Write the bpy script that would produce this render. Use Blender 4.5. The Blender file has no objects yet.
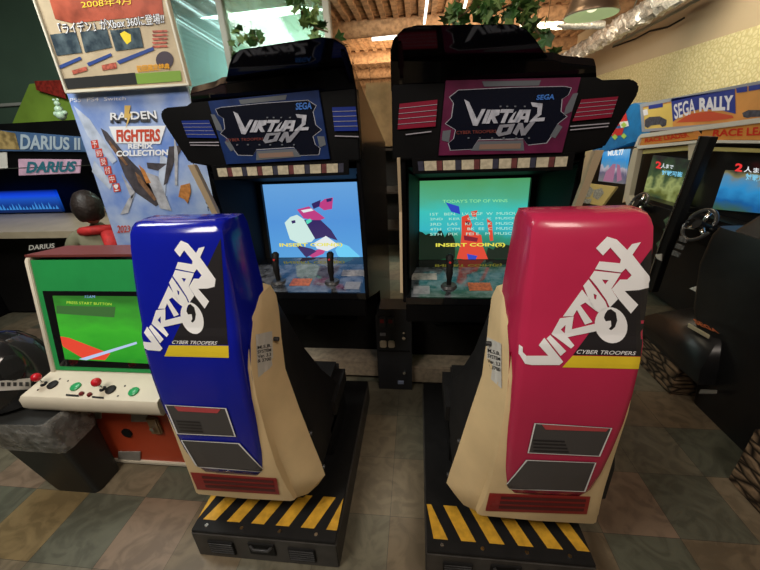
import bpy, bmesh, math, random
from mathutils import Vector, Matrix
from mathutils.bvhtree import BVHTree
from mathutils.geometry import tessellate_polygon
random.seed(7)
S = bpy.context.scene
COL = S.collection

# ---------------------------------------------------------------- camera
F = 340.0
def nrm(v): v = Vector(v); v.normalize(); return v
CY = nrm((38, -153, F)); CX = nrm((3083, 10, -F)); CX = nrm(CX - CY*CX.dot(CY))
CZ = CY.cross(CX); CZ = -CZ if CZ[1] > 0 else CZ
RW = Matrix((( CX[0], CY[0], CZ[0]), (CX[1], CY[1], CZ[1]), (CX[2], CY[2], CZ[2])))  # world -> view (x right, y down, z forward)
EYE = Vector((0, 0, 1.6))
cam_d = bpy.data.cameras.new('camera'); cam = bpy.data.objects.new('camera', cam_d); COL.objects.link(cam)
cam_d.sensor_width = 36; cam_d.lens = F/760*36; cam_d.clip_start = .05
r0, r1, r2 = RW[0], -RW[1], -RW[2]
cam.matrix_world = Matrix(((r0[0], r1[0], r2[0], EYE[0]), (r0[1], r1[1], r2[1], EYE[1]), (r0[2], r1[2], r2[2], EYE[2]), (0, 0, 0, 1)))
S.camera = cam
S.view_settings.view_transform = 'Standard'; S.view_settings.look = 'None'
S.view_settings.exposure = 0.0; S.view_settings.gamma = 1

# ---------------------------------------------------------------- world and big lights
W = bpy.data.worlds.new('world'); S.world = W; W.use_nodes = True
W.node_tree.nodes['Background'].inputs[0].default_value = (.9, .85, .75, 1)
W.node_tree.nodes['Background'].inputs[1].default_value = .12
def area(name, loc, aim, size, power, col, sy=None):
    d = bpy.data.lights.new(name, 'AREA'); d.energy = power; d.color = col; d.size = size
    if sy: d.shape = 'RECTANGLE'; d.size_y = sy
    o = bpy.data.objects.new(name, d); COL.objects.link(o); o.location = loc
    o.rotation_euler = (Vector(aim)-Vector(loc)).to_track_quat('-Z', 'Y').to_euler(); return o
area('ceiling_light_left', (-1.5, -.4, 3.1), (-1.2, 1.1, .4), 0.9, 60, (1, .93, .82))
area('ceiling_light_right', (.9, -.5, 3.1), (.7, 1.2, .6), .7, 27, (1, .86, .74))
area('ceiling_light_center', (-.1, 2.9, 3.15), (-.1, 2.5, 0), .6, 16, (1, .85, .6))
area('ceiling_light_far_left', (-2.4, 1.4, 3.15), (-2.5, 2.4, 1.2), .8, 42, (.95, 1, .95))
area('ceiling_light_right_row', (1.9, 4.2, 3.0), (3.3, 4.4, 2.4), 1.0, 46, (1, .9, .66))
area('hall_light', (.2, 8.5, 1.9), (0, 10.5, 3.3), 2.4, 190, (1, .74, .46))
area('hall_light_near', (1.1, 5.2, 2.3), (.6, 8, 3.3), 1.2, 80, (1, .76, .5))

# ---------------------------------------------------------------- rays, planes
def ray(x, y): return RW.transposed() @ Vector(((x-380)/F, (y-285)/F, 1.0))
class Plane:
    def __init__(s, p, n): s.p = Vector(p); s.n = nrm(n)
    def hit(s, x, y):
        d = ray(x, y); t = (s.p-EYE).dot(s.n)/d.dot(s.n); return EYE+d*t, (s.n if s.n.dot(d) < 0 else -s.n)
class Surf:
    def __init__(s, objs):
        vs, fs = [], []
        for o in objs:
            off = root_loc(o.parent) if o.parent else Vector((0, 0, 0)); k = len(vs)
            vs += [v.co+off for v in o.data.vertices]; fs += [[i+k for i in p.vertices] for p in o.data.polygons]
        s.t = BVHTree.FromPolygons(vs, fs)
    def hit(s, x, y):
        d = ray(x, y); p, n, i, t = s.t.ray_cast(EYE, d)
        if p is None: return None, None
        return p, (n if n.dot(d) < 0 else -n)
def PY(y): return Plane((0, y, 0), (0, -1, 0))
def PX(x): return Plane((x, 0, 0), (-1, 0, 0))
def PZ(z): return Plane((0, 0, z), (0, 0, 1))

# ---------------------------------------------------------------- materials
MC = {}
def mat(name, c, rough=.5, metal=0, emit=0, noise=0, scale=8, bump=0, coat=0, alpha=1, trans=0, ior=1.45, c2=None, spec=.5):
    if name in MC: return MC[name]
    m = bpy.data.materials.new(name); m.use_nodes = True; nt = m.node_tree; b = nt.nodes['Principled BSDF']
    c = tuple(c)+(1,)
    b.inputs['Base Color'].default_value = c; b.inputs['Roughness'].default_value = rough; b.inputs['Metallic'].default_value = metal
    b.inputs['IOR'].default_value = ior; b.inputs['Specular IOR Level'].default_value = spec
    if coat: b.inputs['Coat Weight'].default_value = coat; b.inputs['Coat Roughness'].default_value = .06
    if emit: b.inputs['Emission Color'].default_value = c; b.inputs['Emission Strength'].default_value = emit
    if emit and emit >= .3: b.inputs['Base Color'].default_value = (.02, .02, .02, 1)
    if alpha < 1: b.inputs['Alpha'].default_value = alpha
    if trans: b.inputs['Transmission Weight'].default_value = trans
    if noise or c2 or bump:
        tc = nt.nodes.new('ShaderNodeTexCoord'); tx = nt.nodes.new('ShaderNodeTexNoise'); tx.inputs['Scale'].default_value = scale
        tx.inputs['Detail'].default_value = 6; nt.links.new(tc.outputs['Object'], tx.inputs['Vector'])
        if noise or c2:
            rp = nt.nodes.new('ShaderNodeValToRGB'); nt.links.new(tx.outputs['Fac'], rp.inputs['Fac'])
            e = tuple(c2)+(1,) if c2 else tuple(max(0, k*(1-noise)) for k in c[:3])+(1,)
            rp.color_ramp.elements[0].position = .35; rp.color_ramp.elements[1].position = .62
            rp.color_ramp.elements[0].color = e; rp.color_ramp.elements[1].color = c
            nt.links.new(rp.outputs['Color'], b.inputs['Emission Color' if emit >= .3 else 'Base Color'])
        if bump:
            bp = nt.nodes.new('ShaderNodeBump'); bp.inputs['Strength'].default_value = bump; bp.inputs['Distance'].default_value = .01
            nt.links.new(tx.outputs['Fac'], bp.inputs['Height']); nt.links.new(bp.outputs['Normal'], b.inputs['Normal'])
    MC[name] = m; return m
BLACK = mat('black_panel', (.003, .003, .0035), .42, noise=.3, spec=.2)
BLACKG = mat('black_gloss', (.006, .006, .007), .06, coat=1)
HOODM = mat('hood_gloss', (.005, .005, .006), .07, spec=.6)
BLACKM = mat('black_matte', (.009, .0085, .0085), .6, noise=.3, scale=20, spec=.3)
DARK = mat('dark_grey_metal', (.05, .05, .052), .4, noise=.4, scale=14)
CREAM = mat('cream_plastic', (.80, .60, .33), .42, noise=.16, scale=5, bump=.04)
CREAMT = mat('cream_trim', (.55, .43, .28), .5)
WHITE = mat('white_vinyl', (.82, .82, .83), .4)
BLUE = mat('blue_shell', (.006, .012, .34), .16, coat=.35, noise=.15, scale=3)
PINK = mat('pink_shell', (.52, .026, .085), .25, coat=.3, noise=.12, scale=3)
YEL = mat('yellow_vinyl', (.80, .60, .03), .4, noise=.1)
HAZ = mat('hazard_yellow', (.66, .36, .03), .5, noise=.3, scale=30)
GREYP = mat('grey_vent_print', (.07, .065, .065), .35)
REDG = mat('red_grille', (.33, .02, .018), .4, noise=.2)
PINKD = mat('salmon_strip', (.5, .07, .08), .4)
CHROME = mat('chrome', (.75, .75, .75), .18, metal=1)
SEAT = mat('black_seat_vinyl', (.018, .017, .017), .45, noise=.25, scale=18, bump=.05)
LBL = mat('label_white', (.62, .6, .55), .5)

# ---------------------------------------------------------------- objects
def thing(name, loc, label, cat, group=None):
    o = bpy.data.objects.new(name, None); COL.objects.link(o); o.location = loc; o.empty_display_size = .1
    o['label'] = label; o['category'] = cat
    if group: o['group'] = group
    return o
def tag(o, label, cat, group=None):
    o['label'] = label; o['category'] = cat
    if group: o['group'] = group
    return o
def root_loc(p):
    l = Vector((0, 0, 0))
    while p: l += Vector(p.location); p = p.parent
    return l
def mesh(name, vs, fs, m, parent=None, smooth=False, base=None, mats=None, fm=None):
    """vs in world space"""
    me = bpy.data.meshes.new(name)
    off = root_loc(parent) if parent else Vector(base or (0, 0, 0))
    me.from_pydata([tuple(Vector(v)-off) for v in vs], [], fs)
    b = bmesh.new(); b.from_mesh(me); bmesh.ops.recalc_face_normals(b, faces=b.faces); b.to_mesh(me); b.free()
    for mm in (mats or [m]): me.materials.append(mm)
    if fm:
        for p, i in zip(me.polygons, fm): p.material_index = i
    if smooth: me.shade_smooth()
    o = bpy.data.objects.new(name, me); COL.objects.link(o)
    if parent: o.parent = parent
    else: o.location = off
    return o
def bmobj(name, b, m, parent=None, smooth=False, base=None, bev=0, seg=2, recalc=True, auto=None):
    if bev:
        es = [e for e in b.edges if len(e.link_faces) == 2 and e.calc_face_angle(0) > .5]
        bmesh.ops.bevel(b, geom=es, offset=bev, segments=seg, affect='EDGES', clamp_overlap=True)
    if recalc: bmesh.ops.recalc_face_normals(b, faces=b.faces)
    off = root_loc(parent) if parent else Vector(base or (0, 0, 0))
    for v in b.verts: v.co -= off
    me = bpy.data.meshes.new(name); b.to_mesh(me); b.free(); me.materials.append(m)
    if smooth: me.shade_smooth()
    if auto:
        me.shade_smooth()
        try: me.set_sharp_from_angle(angle=auto)
        except Exception: pass
    o = bpy.data.objects.new(name, me); COL.objects.link(o)
    if parent: o.parent = parent
    else: o.location = off
    return o
def bbox(b, x0, x1, y0, y1, z0, z1):
    r = bmesh.ops.create_cube(b, size=1)
    for v in r['verts']: v.co = Vector(((x0+x1)/2+v.co.x*(x1-x0), (y0+y1)/2+v.co.y*(y1-y0), (z0+z1)/2+v.co.z*(z1-z0)))
    return r['verts']
def box(name, x0, x1, y0, y1, z0, z1, m, parent=None, bev=.006, base=None):
    if x0 > x1: x0, x1 = x1, x0
    b = bmesh.new(); bbox(b, x0, x1, y0, y1, z0, z1)
    return bmobj(name, b, m, parent, bev=min(bev, .3*min(x1-x0, abs(y1-y0), abs(z1-z0))), base=base, auto=.6 if bev else None)
def prism(b, pts, d):
    """extrude planar world polygon by vector d"""
    d = Vector(d); pts = [Vector(p) for p in pts]
    a = [b.verts.new(p) for p in pts]; c = [b.verts.new(p+d) for p in pts]; n = len(pts)
    b.faces.new(a); b.faces.new(c[::-1])
    for i in range(n): b.faces.new((a[i], c[i], c[(i+1) % n], a[(i+1) % n]))
def solid(name, pts, d, m, parent=None, bev=.004, base=None):
    b = bmesh.new(); prism(b, pts, d); bmesh.ops.recalc_face_normals(b, faces=b.faces)
    return bmobj(name, b, m, parent, bev=bev, base=base, auto=.6)
def hits(poly, pl, sh=0):
    return [pl.hit(x, y)[0] for x, y in poly]
def slab(name, poly, pl, th, m, parent=None, bev=.003, base=None):
    """outline on a real plane, given real thickness behind the plane"""
    P = hits(poly, pl); n = pl.hit(*poly[0])[1]
    return solid(name, P, -n*th, m, parent, bev, base)
def tube(b, pts, r, n=10, cap=True):
    pts = [Vector(p) for p in pts]; rings = []
    for i, p in enumerate(pts):
        t = (pts[min(i+1, len(pts)-1)]-pts[max(i-1, 0)]).normalized()
        up = Vector((0, 0, 1)) if abs(t.z) < .9 else Vector((1, 0, 0))
        u = t.cross(up).normalized(); v = t.cross(u)
        rr = r[i] if isinstance(r, (list, tuple)) else r
        rings.append([b.verts.new(p+u*rr*math.cos(k*2*math.pi/n)+v*rr*math.sin(k*2*math.pi/n)) for k in range(n)])
    for a, c in zip(rings, rings[1:]):
        for k in range(n): b.faces.new((a[k], a[(k+1) % n], c[(k+1) % n], c[k]))
    if cap: b.faces.new(rings[0][::-1]); b.faces.new(rings[-1])
def tubeo(name, pts, r, m, parent=None, n=10, base=None):
    b = bmesh.new(); tube(b, pts, r, n); return bmobj(name, b, m, parent, base=base, auto=.8)
def loft(name, secs, m, parent=None, closed=True, caps=True, auto=.9, base=None):
    vs = []; fs = []; n = len(secs[0])
    for s in secs: vs += s
    for i in range(len(secs)-1):
        for k in range(n if closed else n-1):
            fs.append((i*n+k, i*n+(k+1) % n, (i+1)*n+(k+1) % n, (i+1)*n+k))
    if caps: fs.append(tuple(range(n))); fs.append(tuple(range((len(secs)-1)*n, len(secs)*n)))
    o = mesh(name, vs, fs, m, parent, base=base)
    o.data.shade_smooth()
    try: o.data.set_sharp_from_angle(angle=auto)
    except Exception: pass
    return o
# decals: flat outlines subdivided and laid on a surface
def decal_bm(loops):
    b = bmesh.new(); vl = [[Vector((x, y, 0)) for x, y in l] for l in loops]
    tr = tessellate_polygon(vl); flat = [p for l in vl for p in l]
    vv = [b.verts.new(p) for p in flat]
    for t in tr:
        try: b.faces.new([vv[i] for i in t])
        except ValueError: pass
    return b
def lay(name, b, surf, m, parent, off=.0015, step=4, cap=None, base=None):
    xs = [v.co.x for v in b.verts]; ys = [v.co.y for v in b.verts]
    if step and not isinstance(surf, Plane):
        for ax, lo, hi in ((0, min(xs), max(xs)), (1, min(ys), max(ys))):
            k = math.ceil(lo/step)*step
            while k < hi:
                co = (k, 0, 0) if ax == 0 else (0, k, 0); no = (1, 0, 0) if ax == 0 else (0, 1, 0)
                bmesh.ops.bisect_plane(b, geom=b.verts[:]+b.edges[:]+b.faces[:], plane_co=co, plane_no=no, dist=1e-5); k += step
    dead = []
    cx, cy = sum(xs)/len(xs), sum(ys)/len(ys)
    for v in b.verts:
        x, y = v.co.x, v.co.y
        for k in range(12):
            p, n = surf.hit(x, y)
            if p is not None: break
            x += (cx-x)*.03; y += (cy-y)*.03
        if p is None: dead.append(v); continue
        v.co = p+n*off
    if dead: bmesh.ops.delete(b, geom=dead, context='VERTS')
    for f in b.faces:
        f.normal_update()
        if f.normal.dot(f.calc_center_median()-EYE) > 0: f.normal_flip()
    return bmobj(name, b, m, parent, recalc=False, base=base)
def decal(name, loops, surf, m, parent, off=.0015, step=4):
    return lay(name, decal_bm(loops), surf, m, parent, off, step)
def merge(bs):
    b = bmesh.new()
    for x in bs:
        me = bpy.data.meshes.new('tmp'); x.to_mesh(me); x.free(); b.from_mesh(me); bpy.data.meshes.remove(me)
    return b
def decals(name, polys, surf, m, parent, off=.0015, step=4):
    """several separate outlines, each an object of its own"""
    for p in polys: o = lay(name, decal_bm([p]), surf, m, parent, off, step)
    return o
def text_bm(s, quad, italic=0, bold=0):
    """lettering stretched over a quad (tl, tr, br, bl)"""
    cu = bpy.data.curves.new('t', 'FONT'); cu.body = s; cu.shear = italic; cu.offset = bold; cu.resolution_u = 3
    cu.align_x = 'CENTER'; cu.space_line = 1.0
    o = bpy.data.objects.new('t', cu); COL.objects.link(o)
    dg = bpy.context.evaluated_depsgraph_get(); dg.update()
    me = bpy.data.meshes.new_from_object(o.evaluated_get(dg)); b = bmesh.new(); b.from_mesh(me)
    bpy.data.objects.remove(o); bpy.data.curves.remove(cu); bpy.data.meshes.remove(me)
    bmesh.ops.triangulate(b, faces=b.faces)
    xs = [v.co.x for v in b.verts]; ys = [v.co.y for v in b.verts]
    if not xs: return b
    x0, x1, y0, y1 = min(xs), max(xs), min(ys), max(ys)
    tl, tr, br, bl = [Vector(q) for q in quad]
    for v in b.verts:
        u = (v.co.x-x0)/(x1-x0+1e-9); w = (y1-v.co.y)/(y1-y0+1e-9)
        p = (tl*(1-u)+tr*u)*(1-w)+(bl*(1-u)+br*u)*w
        v.co = Vector((p.x, p.y, 0))
    return b
def text(name, s, quad, surf, m, parent, off=.002, italic=0, bold=0, step=0):
    return lay(name, text_bm(s, quad, italic, bold), surf, m, parent, off, step)
def rect(x0, y0, x1, y1): return [(x0, y0), (x1, y0), (x1, y1), (x0, y1)]
def qinner(q, u0, v0, u1, v1):
    tl, tr, br, bl = [Vector(p) for p in q]
    f = lambda u, v: tuple((tl*(1-u)+tr*u)*(1-v)+(bl*(1-u)+br*u)*v)
    return [f(u0, v0), f(u1, v0), f(u1, v1), f(u0, v1)]
def struct(o): o['kind'] = 'structure'; return o

# ================================================================ setting
CEIL = 3.35
# floor tiles: one grid mesh, colours per tile
tiles = [tuple((r_*1.08, g_*.97, b_*.84)) for r_, g_, b_ in [(.23, .205, .155), (.18, .18, .145), (.135, .15, .125), (.25, .2, .16), (.25, .2, .11), (.125, .143, .12), (.2, .17, .125)]]
def tile_mat(i, c):
    m = mat('floor_tile_%s' % 'abcdefgh'[i], c, .32, spec=.45); nt = m.node_tree; b = nt.nodes['Principled BSDF']
    tc = nt.nodes.new('ShaderNodeTexCoord'); n1 = nt.nodes.new('ShaderNodeTexNoise'); n2 = nt.nodes.new('ShaderNodeTexNoise')
    n1.inputs['Scale'].default_value = 7; n1.inputs['Detail'].default_value = 8; n1.inputs['Distortion'].default_value = 2.2
    n2.inputs['Scale'].default_value = 2.2; n2.inputs['Detail'].default_value = 3
    nt.links.new(tc.outputs['Object'], n1.inputs['Vector']); nt.links.new(tc.outputs['Object'], n2.inputs['Vector'])
    r = nt.nodes.new('ShaderNodeValToRGB'); r.color_ramp.elements[0].position = .4; r.color_ramp.elements[1].position = .55
    r.color_ramp.elements[0].color = tuple(k*.74 for k in c)+(1,); r.color_ramp.elements[1].color = c+(1,)
    e = r.color_ramp.elements.new(.75); e.color = tuple(min(1, k*1.12) for k in c)+(1,)
    nt.links.new(n1.outputs['Fac'], r.inputs['Fac'])
    mx = nt.nodes.new('ShaderNodeMixRGB'); mx.blend_type = 'MULTIPLY'; mx.inputs[0].default_value = .5
    nt.links.new(r.outputs['Color'], mx.inputs[1]); nt.links.new(n2.outputs['Fac'], mx.inputs[2]); nt.links.new(mx.outputs[0], b.inputs['Base Color'])
    rr = nt.nodes.new('ShaderNodeMapRange'); rr.inputs['To Min'].default_value = .18; rr.inputs['To Max'].default_value = .5
    nt.links.new(n2.outputs['Fac'], rr.inputs['Value']); nt.links.new(rr.outputs[0], b.inputs['Roughness'])
    bp = nt.nodes.new('ShaderNodeBump'); bp.inputs['Strength'].default_value = .12; bp.inputs['Distance'].default_value = .004
    nt.links.new(n1.outputs['Fac'], bp.inputs['Height']); nt.links.new(bp.outputs['Normal'], b.inputs['Normal'])
    return m
TM = [tile_mat(i, c) for i, c in enumerate(tiles)]
TS = .3048; X0 = 1.098; Y0 = .985
def cell(px, py):
    d = ray(px, py); p = EYE+d*(-1.6/d.z); return (math.floor((p.x-X0)/TS), math.floor((p.y-Y0)/TS))
known = {}
for px, py, k in [(40, 470, 3), (15, 450, 1), (12, 500, 5), (35, 545, 4), (95, 525, 5), (70, 565, 2), (120, 495, 0), (172, 494, 2), (135, 540, 3), (185, 550, 6),
                  (400, 450, 1), (400, 540, 6), (380, 500, 0), (650, 450, 4), (690, 425, 6), (640, 500, 3), (700, 500, 2), (735, 490, 0), (640, 550, 5), (720, 560, 6), (620, 440, 1)]:
    known[cell(px, py)] = k
vs, fs, fm = [], [], []
g = .0008
for i in range(-24, 16):
    for j in range(-16, 50):
        x = X0+i*TS; y = Y0+j*TS; b0 = len(vs)
        vs += [(x+g, y+g, 0), (x+TS-g, y+g, 0), (x+TS-g, y+TS-g, 0), (x+g, y+TS-g, 0)]; fs.append((b0, b0+1, b0+2, b0+3))
        fm.append(known.get((i, j), random.choice([0, 1, 2, 3, 6, 1, 5])))
fl = struct(mesh('floor', vs, fs, None, mats=TM, fm=fm))
gr = bmesh.new(); bbox(gr, X0-24*TS, X0+16*TS, Y0-16*TS, Y0+50*TS, -.05, -.0015)
struct(bmobj('trim_1', gr, mat('tile_joint', (.05, .045, .04), .8)))

foam = mat('ceiling_foam', (.36, .2, .1), .95, noise=.55, scale=9, bump=1.0)
b = bmesh.new(); bbox(b, -6, 6, -3.5, 16, CEIL, CEIL+.1)
for i in range(60):                       # corrugated decking under the roof, ribs along the hall
    x = -6+i*.2; bbox(b, x, x+.08, -3.5, 16, CEIL-.05, CEIL)
struct(bmobj('ceiling', b, foam))
beam = mat('beam_foam', (.42, .25, .14), .95, noise=.45, scale=14, bump=1.0)
for k, y in enumerate([2.2, 4.6, 6.9, 9.2, 11.5, 13.6]):
    b = bmesh.new(); tube(b, [(-6+i*.6, y+.02*math.sin(i), CEIL-.12) for i in range(21)], [.13+.012*math.sin(i*1.7) for i in range(21)], 12)
    struct(bmobj('trim_%d' % (k+2), b, beam, smooth=True))
tan = mat('upper_wall_paint', (.5, .4, .28), .8, noise=.08, scale=1.5)
XW = 3.35
struct(box('wall_right', XW, XW+.1, -3.5, 16, 0, CEIL, tan, bev=0))
# lower right wall has an embossed leaf pattern paper
wp = mat('pattern_wallpaper', (.62, .55, .32), .65); nt = wp.node_tree; bs = nt.nodes['Principled BSDF']
tc = nt.nodes.new('ShaderNodeTexCoord'); vo = nt.nodes.new('ShaderNodeTexVoronoi'); vo.inputs['Scale'].default_value = 20; vo.feature = 'DISTANCE_TO_EDGE'
nt.links.new(tc.outputs['Object'], vo.inputs['Vector']); rp = nt.nodes.new('ShaderNodeValToRGB')
rp.color_ramp.elements[0].position = .05; rp.color_ramp.elements[0].color = (.53, .47, .25, 1); rp.color_ramp.elements[1].position = .16; rp.color_ramp.elements[1].color = (.66, .6, .36, 1)
nt.links.new(vo.outputs['Distance'], rp.inputs['Fac']); nt.links.new(rp.outputs['Color'], bs.inputs['Base Color'])
bp = nt.nodes.new('ShaderNodeBump'); bp.inputs['Strength'].default_value = .6; bp.inputs['Distance'].default_value = .02; nt.links.new(vo.outputs['Distance'], bp.inputs['Height']); nt.links.new(bp.outputs['Normal'], bs.inputs['Normal'])
struct(box('trim_9', XW-.02, XW-.001, -3.5, 15.9, .1, 2.42, wp, bev=0))
struct(box('wall_back', -6, XW, 15, 15.1, 0, CEIL, mat('far_wall_paint', (.45, .3, .18), .8, noise=.3, scale=2), bev=0))
struct(box('wall_left', -6.1, -6, -3.5, 16, 0, CEIL, mat('left_wall_paint', (.2, .24, .2), .8, noise=.1), bev=0))
struct(box('wall_front', -6, XW, -3.6, -3.5, 0, CEIL, mat('front_wall_paint', (.25, .22, .18), .8), bev=0))
# left rear partition: green board low and a glazed part at the right end
YB = 3.75
struct(box('wall_rear_left', -6, -2.35, YB, YB+.1, 0, CEIL, mat('green_partition', (.07, .12, .085), .35, noise=.2, scale=1.5), bev=0))
struct(box('trim_10', -6, -2.35, YB-.03, YB-.002, 2.04, 2.07, mat('grey_rail', (.35, .36, .33), .4), bev=.004))
fr = mat('aluminium_frame', (.3, .29, .24), .4, metal=.4)
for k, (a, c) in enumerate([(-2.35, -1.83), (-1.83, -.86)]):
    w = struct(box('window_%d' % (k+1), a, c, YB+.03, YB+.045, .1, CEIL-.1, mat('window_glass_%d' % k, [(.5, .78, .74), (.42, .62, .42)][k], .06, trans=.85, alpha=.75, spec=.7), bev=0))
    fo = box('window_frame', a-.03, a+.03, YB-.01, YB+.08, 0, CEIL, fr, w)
struct(box('trim_11', -.86, -.80, YB-.01, YB+.08, 0, CEIL, fr))
struct(box('wall_outside', -4.2, -1.3, YB+2.2, YB+2.3, 0, CEIL, mat('teal_render', (.35, .5, .46), .7, noise=.3, scale=1.2), bev=0))
area('porch_light', (-1.9, YB+1.0, 3.1), (-1.9, YB+1.6, 1.5), 1.2, 110, (.85, 1, .96))  # added light that brightens the glazing from behind, no lamp stands there
for k in range(3):  # added glowing rods imitating ceiling tubes reflected in the glass
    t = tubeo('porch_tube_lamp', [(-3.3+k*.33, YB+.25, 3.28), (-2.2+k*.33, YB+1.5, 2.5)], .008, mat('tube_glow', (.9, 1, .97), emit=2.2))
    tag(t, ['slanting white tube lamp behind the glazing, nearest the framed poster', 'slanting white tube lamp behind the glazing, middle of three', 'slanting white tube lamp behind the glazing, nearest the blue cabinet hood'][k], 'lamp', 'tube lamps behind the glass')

# ================================================================ cabinets
def cab(s, cx, dy, hue, lab):
    P = lambda x, y, z: Vector((cx+s*x, y+dy, z))
    T = thing('arcade_cabinet', P(0, 1.9, 0), lab, 'arcade machine', 'twin robot fighting cabinets')
    art = mat('marquee_%s' % hue, {'blue': (.006, .022, .1), 'pink': (.10, .01, .042)}[hue], .4, spec=.3, emit=.1, noise=.4, scale=12)
    # side panels
    prof = [(1.33, 1.862), (1.43, 1.86), (1.74, 1.775), (2.75, 1.54), (2.75, .03), (2.0, .03), (1.99, .66), (1.72, .76), (1.52, .84), (1.52, .88), (1.56, 1.28), (1.50, 1.52), (1.50, 1.76), (1.42, 1.825)]
    for x in (-.37, .35):
        pr_ = prof if x < 0 else [(1.57, 1.72)]+prof[2:9]+[(1.57, 1.50)]
        solid('side_panel', [P(x, y, z) for y, z in pr_], P(.02, 0, 0)-P(0, 0, 0), mat('side_gloss', (.005, .005, .006), .16, spec=.15), T)
    # tan edge moulding on both sides
    for x in ((-.382, .35) if s > 0 else (.35,)):
        b = bmesh.new(); w = P(.03 if x > 0 else .012, 0, 0)-P(0, 0, 0)
        for (a, c) in (((1.47, 1.51), (1.56, 1.28)), ((1.56, 1.28), (1.525, .90))):
            prism(b, [P(x, a[0]-.022, a[1]), P(x, a[0]+.002, a[1]), P(x, c[0]+.002, c[1]), P(x, c[0]-.022, c[1])], w)
        bmobj('edge_moulding', b, CREAMT, T)
    # back box and roof
    box('rear_panel', P(-.35, 0, 0).x, P(.35, 0, 0).x, 2.7+dy, 2.74+dy, .05, 1.55, BLACKM, T)
    solid('roof_panel', [P(-.35, 1.57, 1.72), P(-.35, 1.74, 1.70), P(-.35, 2.74, 1.50), P(-.35, 2.74, 1.48), P(-.35, 1.74, 1.68), P(-.35, 1.57, 1.70)], P(.70, 0, 0)-P(0, 0, 0), BLACKM, T, bev=0)
    # monitor: tilted tube behind a bezel
    zt, zb, yt, yb = 1.362, .925, 1.94, 1.90
    n = nrm((0, -(zt-zb), -(yt-yb)*-1)); 
    bz = bmesh.new()
    Ox, Oz0, Oz1 = .345, .86, 1.475
    def Q(x, z): return P(x, yb+(yt-yb)*(z-zb)/(zt-zb), z)
    xo, xi = -.29, .282
    for (a0, a1, c0, c1) in ((-Ox, xo, Oz0, Oz1), (xi, Ox, Oz0, Oz1), (xo, xi, Oz0, zb), (xo, xi, zt, Oz1)):
        prism(bz, [Q(a0, c0), Q(a1, c0), Q(a1, c1), Q(a0, c1)], (0, -.025, 0))
    bmobj('monitor_bezel', bz, BLACKM, T)
    # inner funnel walls around the screen
    fu = bmesh.new()
    for (x, xx) in ((-.345, -.30), (.345, .31)):
        a = [P(x, 1.56, 1.44), P(xx, yt-.03, zt+.02), P(xx, yb-.03, zb-.02), P(x, 1.60, .93)]
        prism(fu, a, P(.006, 0, 0)-P(0, 0, 0))
    prism(fu, [P(-.345, 1.55, 1.465), P(.345, 1.55, 1.465), P(.31, yt-.03, zt+.015), P(-.30, yt-.03, zt+.015)], (0, 0, .006))
    bmobj('screen_surround', fu, mat('surround_%s' % hue, {'blue': (.004, .005, .007), 'pink': (.004, .005, .005)}[hue], .6, spec=.15), T)
    scr = solid('screen', [Q(xo, zb), Q(xi, zb), Q(xi, zt), Q(xo, zt)], (0, .02, 0), BLACK, T, bev=0)
    # control panel
    cp = loft('control_panel', [[P(-.355, 1.50, .84), P(-.355, 1.50, .875), P(-.355, 1.86, .935), P(-.355, 1.86, .84)],
                                [P(.355, 1.50, .84), P(.355, 1.50, .875), P(.355, 1.86, .935), P(.355, 1.86, .84)]], BLACKG, T, auto=.4)
    box('panel_front_lip', P(-.355, 0, 0).x, P(.355, 0, 0).x, 1.50+dy, 1.52+dy, .74, .84, BLACK, T)
    # front lower part: recess with dark speaker panel and tan footrest
    box('lower_front_panel', P(-.345, 0, 0).x, P(.345, 0, 0).x, 2.05+dy, 2.08+dy, .05, .84, BLACKM, T)
    box('speaker_panel', P(-.2, 0, 0).x, P(.24, 0, 0).x, 2.015+dy, 2.05+dy, .42, .74, BLACKG, T)
    box('footrest', P(-.345, 0, 0).x, P(.345, 0, 0).x, 1.9+dy, 2.05+dy, .03, .16, mat('tan_carpet', (.34, .27, .19), .9, noise=.3, scale=30), T)
    sticks = (-.145, .15) if s > 0 else (-.165, .13)
    for x in sticks:
        j = P(x, 1.60, .89)
        b = bmesh.new(); tube(b, [j, j+Vector((0, 0, .012))], [.042, .035], 20)
        ba = bmobj('joystick_base', b, DARK, T, auto=.6)
        st = [j+Vector(v) for v in ((0, 0, 0), (0, -.004, .04), (0, -.006, .07), (0, -.002, .10), (0, .008, .135), (0, .018, .155), (0, .02, .165))]
        tubeo('joystick', st, [.011, .012, .017, .016, .018, .019, .008], BLACKM, T, 12)
        tubeo('trigger_button', [st[4]+Vector((0, -.016, -.005)), st[4]+Vector((0, -.024, -.002))], .006, mat('button_red', (.5, .02, .02), .3), T, 8)
    b = bmesh.new()
    for x in sticks:
        for k in range(20):
            a0, a1 = 2.8+k*.16, 2.8+(k+1)*.16; c = P(x, 1.60, .892); r_, R_ = .05, .062
            q = [c+Vector((r*math.cos(a), r*math.sin(a), r*math.sin(a)*.167)) for r, a in ((r_, a0), (R_, a0), (R_, a1), (r_, a1))]
            b.faces.new([b.verts.new(v) for v in q])
    bmobj('control_ring_print', b, mat('pale_print', (.5, .5, .5), .4), T)
    return T, scr, cp, P, art
TL, scrL, cpL, PL, artL = cab(-1, -.615, .02, 'blue', 'black upright robot fighting cabinet with blue marquee behind the blue seat')
TR, scrR, cpR, PR, artR = cab(1, .30, -.03, 'pink', 'black upright robot fighting cabinet with magenta marquee behind the pink seat')

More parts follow.
